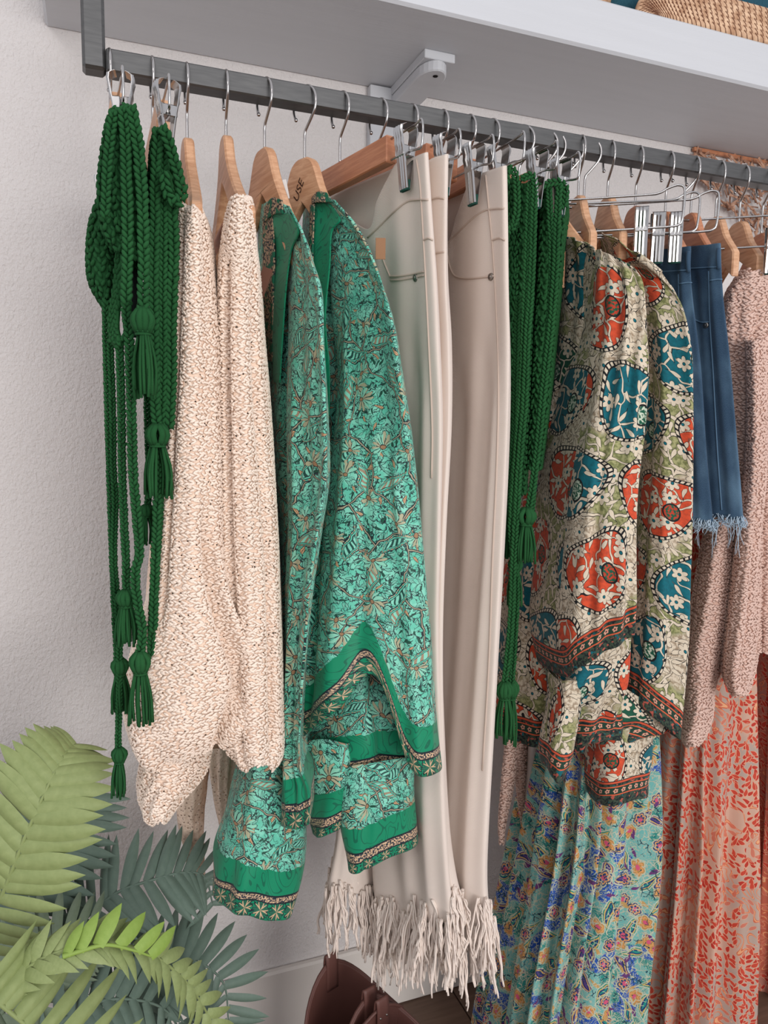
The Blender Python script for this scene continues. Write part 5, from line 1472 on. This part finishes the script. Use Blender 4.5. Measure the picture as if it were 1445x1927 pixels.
knit_pieces(p2, [(950, 1290, 972, 1290), (950, 1400, 972, 1400), (944, 1470, 968, 1470), (938, 1550, 952, 1550), (940, 1588, 948, 1588)], 1.12, 'tie_end', 'pink', 0.0062, yb=1.14, nu=20, nv=40, bl=2, br=2, bulge=0.01)
knit_pieces(p2, [(966, 1290, 992, 1290), (968, 1400, 992, 1400), (971, 1470, 991, 1470), (978, 1540, 989, 1540), (981, 1572, 987, 1572)], 1.13, 'tie_end', 'pink', 0.0062, yb=1.15, nu=20, nv=40, bl=2, br=2, bulge=0.01)
w1 = thing('white_slip', 'narrow white fabric edge showing between the pink ties and the blue dress', 'garment', tuple(px(1000, 1400, 1.10)))
cloth_part(w1, 'slip_panel', with_back([[(1000, 1180, 1.12), (1012, 1180, 1.11), (1040, 1180, 1.11)], [(996, 1400, 1.12), (1010, 1400, 1.11), (1040, 1400, 1.11)], [(992, 1480, 1.12), (1004, 1480, 1.11), (1036, 1480, 1.11)], [(988, 1534, 1.12), (998, 1534, 1.11), (1030, 1534, 1.11)]], 1.14, 0.01), 'white_tag', 24, 30)

def dress(name, label, rows, mat, seed, yb, nfold, amp, uo):
    root = thing(name, label, 'dress', tuple(px(rows[-3][2], rows[-3][1], 1.0)), 'long print dresses')
    R_ = []
    for r in rows:
        uL, v, uM, uR, Yl, Ym, Yr = r
        R_.append([(uL, v, Yl), ((uL * 2 + uM) / 3, v, (Yl * 1.4 + Ym * 1.6) / 3), ((uL + 2 * uM) / 3, v, (Yl * .5 + Ym * 2.5) / 3), (uM, v, Ym), ((2 * uM + uR) / 3, v, (Yr * .5 + Ym * 2.5) / 3), (uR, v, Yr)])
    cloth_part(root, 'dress_body', with_back(R_, yb, 0.03), mat, 170, 90, addf(folds((), [(nfold, amp, 0.3, 0.7, 0.4 + seed), (nfold * 2 + 3, amp * 0.35, 0.3, 0.8, 1.1 + seed)]), wrinkle(seed, 0.004)), uo=uo)
    return root
dress('long_dress', 'long blue and turquoise paisley dress hanging below the multicoloured jackets',
      [(1096, 500, 1120, 1150, 1.06, 1.02, 1.0), (1084, 650, 1130, 1175, 1.08, 1.0, .99), (1070, 900, 1130, 1200, 1.09, 1.0, .985), (1052, 1150, 1130, 1222, 1.09, .985, .98), (1026, 1350, 1125, 1234, 1.09, .97, .975), (1006, 1480, 1115, 1230, 1.09, .96, .97), (984, 1620, 1105, 1222, 1.09, .95, .965), (958, 1760, 1085, 1208, 1.09, .945, .96), (930, 1900, 1065, 1196, 1.09, .94, .96), (905, 2060, 1045, 1186, 1.09, .94, .96)], 'blue_print', 71, 1.15, 11, 0.015, 0.0)
dress('long_dress', 'long vermilion leaf print dress on a grey ground beside the blue dress',
      [(1290, 500, 1315, 1345, 1.10, 1.06, 1.03), (1285, 800, 1330, 1380, 1.12, 1.06, 1.03), (1270, 1050, 1340, 1418, 1.14, 1.05, 1.03), (1246, 1250, 1335, 1424, 1.15, 1.04, 1.02), (1226, 1420, 1325, 1420, 1.15, 1.03, 1.02), (1212, 1600, 1320, 1414, 1.15, 1.02, 1.01), (1196, 1780, 1310, 1412, 1.15, 1.01, 1.0), (1180, 1940, 1300, 1412, 1.15, 1.0, 1.0), (1170, 2080, 1295, 1412, 1.15, 1.0, 1.0)], 'red_print', 72, 1.19, 9, 0.016, 3.0)
dress('long_dress', 'long orange red leaf print dress cut off by the right edge of the photo',
      [(1400, 600, 1425, 1460, 1.12, 1.08, 1.06), (1412, 900, 1460, 1520, 1.14, 1.08, 1.06), (1412, 1150, 1470, 1560, 1.15, 1.07, 1.06), (1414, 1400, 1475, 1570, 1.16, 1.06, 1.05), (1414, 1600, 1475, 1580, 1.16, 1.05, 1.04), (1410, 1800, 1470, 1590, 1.16, 1.04, 1.03), (1406, 2060, 1465, 1590, 1.16, 1.03, 1.03)], 'red_print_b', 73, 1.20, 8, 0.014, 7.0)
# ------------------------------------------------------------------ boots
def boot(label, cx, cy, rz, h=0.335, tilt=(0, 0)):
    root = thing('cowboy_boot', label, 'boot', (cx, cy, 0.0), 'brown leather boots')
    ca, sa = math.cos(rz), math.sin(rz)
    def W(x, y, z):           # x = along the foot (toe +), y = across
        x += tilt[0] * z; y += tilt[1] * z
        return np.array([cx + ca * x - sa * y, cy + sa * x + ca * y, z])
    n = 40
    rows = []
    for z, rx, ry, ox in ((h, 0.082, 0.062, 0.0), (h - 0.05, 0.079, 0.060, 0), (h - 0.12, 0.072, 0.055, 0), (0.14, 0.060, 0.047, 0.002), (0.10, 0.062, 0.045, 0.01), (0.06, 0.072, 0.042, 0.02), (0.03, 0.078, 0.040, 0.025)):
        ring = []
        for k in range(n):
            t = 2 * math.pi * k / n
            dip = 0.075 * (abs(math.cos(t)) ** 1.6) if z == h else 0.045 * (abs(math.cos(t)) ** 1.6) if z == h - 0.05 else 0.0       # scalloped top: high at the pull straps
            ring.append(W(ox + rx * math.cos(t), ry * math.sin(t), z - dip))
        rows.append(ring)
    c = Cloth(rows, n, 60, True)
    o = part('shaft', c.mesh('shaft'), M['leather'], root); solid(o, 0.003)
    mb = MB(); mb.tube(c.P[0], 0.0026, 6, closed=True); part('piping', mb.mesh('piping'), M['leather'], root)
    foot = []
    for x, hw, zt in ((-0.065, 0.028, 0.075), (-0.05, 0.036, 0.09), (0.0, 0.040, 0.10), (0.06, 0.042, 0.085), (0.12, 0.045, 0.062), (0.17, 0.038, 0.05), (0.205, 0.020, 0.042), (0.22, 0.006, 0.034)):
        foot.append([W(x, hw * math.cos(t), 0.03 + (zt - 0.03) * 0.5 * (1 + math.sin(t))) for t in np.linspace(0, 2 * math.pi, 13)[:-1]])
    cf = Cloth(foot, 24, 40, True); part('foot', cf.mesh('foot'), M['leather'], root)
    mb = MB()
    poly = [(-0.07, -0.03), (-0.02, -0.036), (0.05, -0.03), (0.12, -0.045), (0.18, -0.036), (0.222, 0.0), (0.18, 0.036), (0.12, 0.045), (0.05, 0.03), (-0.02, 0.036), (-0.07, 0.03)]
    mb.prism(poly, (cx, cy, 0.026), (ca, sa, 0), (-sa, ca, 0), (0, 0, 1), 0.008, 0.001)
    mb.box(W(-0.045, 0, 0.011), (0.03, 0.03, 0.011), np.array([[ca, -sa, 0], [sa, ca, 0], [0, 0, 1]]), 0.002)
    part('sole', mb.mesh('sole', False), M['leather_in'], root)
    for sd in (1, -1):
        # pull strap: a leather tab folded over the top edge
        prof = [(0.0655, -0.050), (0.0660, -0.02), (0.0650, 0.004), (0.0620, 0.014), (0.0585, 0.004), (0.0575, -0.02), (0.0570, -0.045)]
        V = crom(np.array(prof), 24)
        strap = [[W(q, sd * d, h + zz) for q in (-0.011, 0.0, 0.011)] for d, zz in V]
        cs = Cloth(strap, 5, 24, False); o = part('pull_strap', cs.mesh('pull_strap'), M['leather'], root); solid(o, 0.0025, 0.0)
        mb = MB()
        for q in (-0.006, 0.006):
            mb.lathe([(0.0001, 0.001), (0.0014, 0.0008), (0.0018, -0.001)], W(q, sd * 0.0675, h - 0.012), W(0, sd, 0) - W(0, 0, 0), 8)
        part('stud', mb.mesh('stud'), M['brass'], root)
    return root
def place_boot(u, v, rz):
    top = pxz(u, v, 0.335)             # the far pull strap as the photograph shows it
    d = np.array([-math.sin(rz), math.cos(rz)])
    return top[0] - d[0] * 0.062, top[1] - d[1] * 0.062
rz1, rz2 = math.radians(200), math.radians(196)
def far_strap(u, v, rz):
    top = pxz(u, v, 0.338); d = np.array([-math.sin(rz), math.cos(rz)]); d = d if d[1] > 0 else -d
    return top[0] - d[0] * 0.062, top[1] - d[1] * 0.062
x_, y_ = far_strap(622, 1806, rz1)
boot('brown leather boot with a pull strap standing closest to the wall', x_, y_, rz1)
x_, y_ = far_strap(694, 1872, rz2)
boot('brown leather boot in front, below the beige jeans', x_, y_, rz2)

# ------------------------------------------------------------------ artificial fern palm
pl = thing('potted_fern', 'artificial fern palm with light and dark green fronds in the lower left corner', 'plant', (-0.10, 0.95, 0.0))
def leaflet_mesh(name, L, W, curl, mat, notch=False):
    n = 9
    rows = []
    for i in range(n):
        t = i / (n - 1)
        w = W * (0.95 + 0.28 * math.sin(math.pi * min(1, t * 1.05))) * (1 - t ** 4.5) * 0.5 + 0.0004
        z = -curl * t * t * L
        x = L * t
        rows.append([(x, -w, z - 0.10 * w), (x, -w * 0.5, z + 0.18 * w), (x, 0, z + 0.30 * w), (x, w * 0.5, z + 0.18 * w), (x, w, z - 0.10 * w)])
    c = Cloth(np.array(rows), 5, n, False)
    c.N[:] = (0, 0, 1)
    me = c.mesh(name); me.materials.append(M[mat])
    return me
LEAF = {}
def leaf_mesh(mat, curl):
    k = (mat, round(curl, 1))
    if k not in LEAF: LEAF[k] = leaflet_mesh('leaflet', 1.0, 0.20, curl, mat)
    return LEAF[k]
nleaf = 0
def frond(pts, lens, mat, n, up=(0, 0, 1), lift=0.25, curl=0.2, width=1.0, sweep=0.75, seed=0, sides=(1, -1), facing=True, t0=0.06):
    """pts: (u, v, Y) along the rachis; lens: leaflet length in metres along it"""
    global nleaf
    r = np.random.default_rng(seed)
    P = crom(to_world(pts, 0.9), 60)
    root_p = Vector(P[0])
    base = Vector(pl.location)
    mb = MB(); mb.tube(P, np.linspace(0.0032, 0.0012, 60), 6)
    fo = part('frond', mb.mesh('frond'), M[mat], pl)
    T = np.gradient(P, axis=0); T /= np.linalg.norm(T, axis=1, keepdims=True)
    for k in range(n):
        t = t0 + (1 - t0) * k / (n - 1)
        i = min(59, int(t * 59))
        L0 = np.interp(t, np.linspace(0, 1, len(lens)), lens)
        tv = T[i]
        if facing:
            nv = (CAM - P[i]); nv /= np.linalg.norm(nv)
            nv = nv + 0.5 * np.asarray(up, float)
        else:
            nv = np.asarray(up, float)
        nv = nv - nv.dot(tv) * tv; nv /= np.linalg.norm(nv)
        sv = np.cross(nv, tv)
        for sd in sides:
            L = L0 * r.uniform(0.93, 1.07)
            sw = sweep * (1 - 0.45 * t)
            sw = max(0.1, min(1.4, (0.30 + 0.9 * t) if sweep is None else sweep))
            ax = sd * sv * math.cos(sw) + tv * math.sin(sw) + nv * (lift + r.normal(0, 0.05))
            ax /= np.linalg.norm(ax)
            n2 = nv - nv.dot(ax) * ax; n2 /= np.linalg.norm(n2)
            n2 = n2 + np.cross(ax, n2) * r.normal(0, 0.16); n2 /= np.linalg.norm(n2)
            s2 = np.cross(n2, ax)
            me = leaf_mesh(mat, curl)
            o = bpy.data.objects.new('leaflet', me); COL.objects.link(o); o.parent = fo
            wd = L * width
            q = P[i]
            o.matrix_local = Matrix([[ax[0] * L, s2[0] * wd, n2[0] * L, q[0] - base.x], [ax[1] * L, s2[1] * wd, n2[1] * L, q[1] - base.y], [ax[2] * L, s2[2] * wd, n2[2] * L, q[2] - base.z], [0, 0, 0, 1]])
            nleaf += 1
frond([(-60, 1830, .93), (-25, 1750, .91), (10, 1670, .89), (45, 1580, .88), (85, 1490, .88), (118, 1425, .90), (140, 1400, .92)], [0.050, 0.075, 0.085, 0.080, 0.062, 0.040], 'leaf_light', 21, lift=0.05, curl=0.12, width=1.10, sweep=0.42, seed=1)
frond([(60, 1900, 1.08), (110, 1790, 1.06), (160, 1730, 1.05), (220, 1680, 1.04), (290, 1655, 1.03), (345, 1642, 1.03), (385, 1650, 1.03), (400, 1700, 1.03)], [0.08, 0.085, 0.085, 0.075, 0.060, 0.045], 'leaf_dark', 22, lift=0.05, curl=0.1, width=0.85, sweep=0.45, seed=2)
frond([(-40, 1900, .84), (20, 1845, .83), (90, 1800, .82), (170, 1778, .82), (250, 1782, .83), (310, 1812, .85), (360, 1860, .87), (395, 1920, .89), (410, 1990, .90)], [0.028, 0.034, 0.036, 0.040, 0.040, 0.036], 'leaf_light', 26, lift=0.55, curl=0.7, width=1.5, sweep=0.85, seed=3)
frond([(-30, 1862, .80), (-5, 1885, .80), (25, 1910, .80), (60, 1940, .80), (100, 1985, .80), (130, 2040, .80)], [0.075, 0.090, 0.100, 0.105, 0.100, 0.09], 'leaf_light', 10, lift=0.08, curl=0.22, width=0.75, sweep=0.12, seed=4, sides=(1,), t0=0.0)
frond([(100, 2010, 1.02), (170, 1930, 1.0), (240, 1860, 1.0), (310, 1820, 1.0), (370, 1810, 1.0), (420, 1850, 1.0), (430, 1920, 1.0)], [0.075, 0.085, 0.085, 0.075, 0.06], 'leaf_dark', 20, lift=0.05, curl=0.15, width=0.9, sweep=0.45, seed=5)
frond([(-50, 1760, 1.10), (10, 1690, 1.09), (70, 1620, 1.09), (120, 1560, 1.10), (160, 1500, 1.12)], [0.09, 0.10, 0.10, 0.085, 0.06], 'leaf_dark', 14, lift=0.05, curl=0.1, width=0.9, sweep=0.45, seed=6)
frond([(60, 2000, .95), (110, 1930, .94), (170, 1890, .94), (240, 1880, .94), (310, 1900, .95), (350, 1960, .96)], [0.075, 0.08, 0.08, 0.07, 0.05], 'leaf_dark', 14, lift=0.1, curl=0.2, width=0.9, sweep=0.45, seed=7)
frond([(-30, 1960, 1.0), (20, 1880, .99), (60, 1820, .99), (110, 1770, 1.0), (170, 1750, 1.0)], [0.08, 0.09, 0.09, 0.07, 0.05], 'leaf_mid', 12, lift=0.1, curl=0.2, width=0.9, sweep=0.45, seed=8)
frond([(118, 1800, .81), (150, 1790, .81), (200, 1778, .81), (250, 1788, .815), (285, 1800, .82)], [0.030, 0.040, 0.045, 0.040], 'leaf_bright', 6, lift=0.5, curl=0.3, width=1.6, sweep=0.6, seed=9, sides=(1,))
# pot and stem below the picture
pc = np.array([-0.10, 0.95, 0.0])
b = MB(); b.lathe([(0.0001, 0.0), (0.10, 0.0), (0.115, 0.02), (0.135, 0.24), (0.142, 0.25), (0.142, 0.262), (0.128, 0.262), (0.122, 0.23), (0.0001, 0.23)], pc, (0, 0, 1), 32); part('pot', b.mesh('pot'), M['straw'], pl)
b = MB()
for q in ((-60, 1830, .93), (60, 1900, 1.08), (-40, 1900, .84), (-10, 2020, .80), (100, 2010, 1.02), (-50, 1760, 1.10), (60, 2000, .95), (-30, 1960, 1.0), (118, 1800, .81)):
    e = px(*q); s0 = pc + np.array([0, 0, 0.22])
    b.tube([s0, s0 + np.array([(e[0] - s0[0]) * 0.25, (e[1] - s0[1]) * 0.25, (e[2] - s0[2]) * 0.6]), e], 0.0035, 6, n=14)
part('stems', b.mesh('stems'), M['leaf_mid'], pl)

# ------------------------------------------------------------------ straw bag on the shelf
bag = thing('straw_bag', 'coiled straw bag with a dark teal canvas panel lying on the white shelf', 'bag', (1.10, 1.20, SH_Z1))
def arch(x0, x1, z1, y0, y1, n=26):
    return [(x0 + (x1 - x0) * t, z1 * math.sin(math.pi * t) ** 0.8) for t in np.linspace(0, 1, n)]
xa, xb = px(1212, 30, 1.078)[0], px(1640, 28, 1.078)[0]
zpk = px(1385, 6, 1.085)[2] - SH_Z1
NK = 7
for k in range(NK):
    f_ = 1.0 - k / NK
    P = [np.array([(xa + xb) / 2 + (xb - xa) / 2 * (0.90 + 0.10 * f_) * math.cos(math.pi * (1 - t)), 1.090 - 0.0012 * k, SH_Z1 + 0.0085 + max(0.0, zpk - 0.0085) * f_ * math.sin(math.pi * t) ** 0.6]) for t in np.linspace(0, 1, 60)]
    b = MB(); b.tube(P, 0.0086, 8); o = part('straw_coil', b.mesh('straw_coil'), M['straw'], bag)
    b = MB()
    for i in range(1, 59):
        d = P[min(i + 1, 59)] - P[i - 1]; d /= np.linalg.norm(d)
        nrm = np.array([0, -1.0, 0])
        s_ = np.cross(d, nrm)
        b.tube([P[i] + nrm * 0.0070 - s_ * 0.0065 - d * 0.004, P[i] + nrm * 0.0090, P[i] + nrm * 0.0070 + s_ * 0.0065 + d * 0.004], 0.0005, 4)
    me = b.mesh('stitching'); q = link('stitching', me, M['straw_thread']); q.parent = o; me.transform(Matrix.Translation(-Vector(bag.location)))
x0 = px(1150, 8, 1.12)[0]
b = MB()
rows = []
for z, s_ in ((0.004, 1.0), (0.06, 1.02), (0.14, 0.97), (0.22, 0.85), (0.25, 0.6)):
    ring = []
    for t in np.linspace(0, 2 * math.pi, 25)[:-1]:
        ring.append(np.array([(x0 + xb + 0.1) / 2 + (xb + 0.1 - x0) / 2 * s_ * np.sign(math.cos(t)) * abs(math.cos(t)) ** 0.5, 1.195 + 0.085 * s_ * np.sign(math.sin(t)) * abs(math.sin(t)) ** 0.5, SH_Z1 + z]))
    rows.append(ring)
c = Cloth(rows, 72, 30, True); o = part('canvas_body', c.mesh('canvas_body'), M['teal_canvas'], bag); solid(o, 0.003)
sp = thing('straw_basket', 'edge of a woven straw basket on the shelf left of the teal bag', 'basket', (0.74, 1.14, SH_Z1))
q0 = px(1118, 4, 1.10)
for k in range(5):
    b = MB(); rr = 0.050 + 0.004 * k
    b.tube([np.array([q0[0] - 0.012 + rr * math.cos(t), 1.15 + rr * math.sin(t), SH_Z1 + 0.009 + 0.015 * k]) for t in np.linspace(0, 2 * math.pi, 41)[:-1]], 0.0085, 7, closed=True)
    part('straw_coil', b.mesh('straw_coil'), M['straw'], sp)

# ------------------------------------------------------------------ raffia wall hanging behind the rail
rf = thing('raffia_hanging', 'brown dried raffia hanging on the wall behind the right end of the rail', 'wall hanging', tuple(px(1400, 300, 1.31)))
r = np.random.default_rng(5)
b = MB()
for k in range(420):
    u = 1308 + 230 * r.random() ** 0.9
    t = (u - 1308) / 230
    v0 = 288 + 20 * t
    v = v0 + r.uniform(0, 1) * (40 + 150 * min(1, t * 2.2)) * 0.8
    a = r.normal(0.4, 0.7); L = r.uniform(0.012, 0.035); w = r.uniform(0.0012, 0.0028)
    p = px(u, v, 1.312 - r.uniform(0, 0.02))
    d = np.array([math.cos(a), r.normal(0, 0.12), -math.sin(a)]); d /= np.linalg.norm(d)
    nn = np.array([r.normal(0, 0.3), -1.0, 0]); s_ = np.cross(d, nn); s_ /= np.linalg.norm(s_); nn = np.cross(s_, d)
    b.box(p, (L / 2, w, 0.0004), np.stack([d, s_, nn], 1))
o = part('raffia_strips', b.mesh('raffia_strips', False), M['raffia'], rf); o['kind'] = 'stuff'
b = MB(); a0, a1 = px(1304, 286, 1.312), px(1560, 330, 1.312)
b.box((a0 + a1) / 2 + np.array([0, 0, 0.004]), ((a1[0] - a0[0]) / 2, 0.004, 0.004), bev=0.001); part('hanging_rod', b.mesh('hanging_rod', False), M['wood_red'], rf)
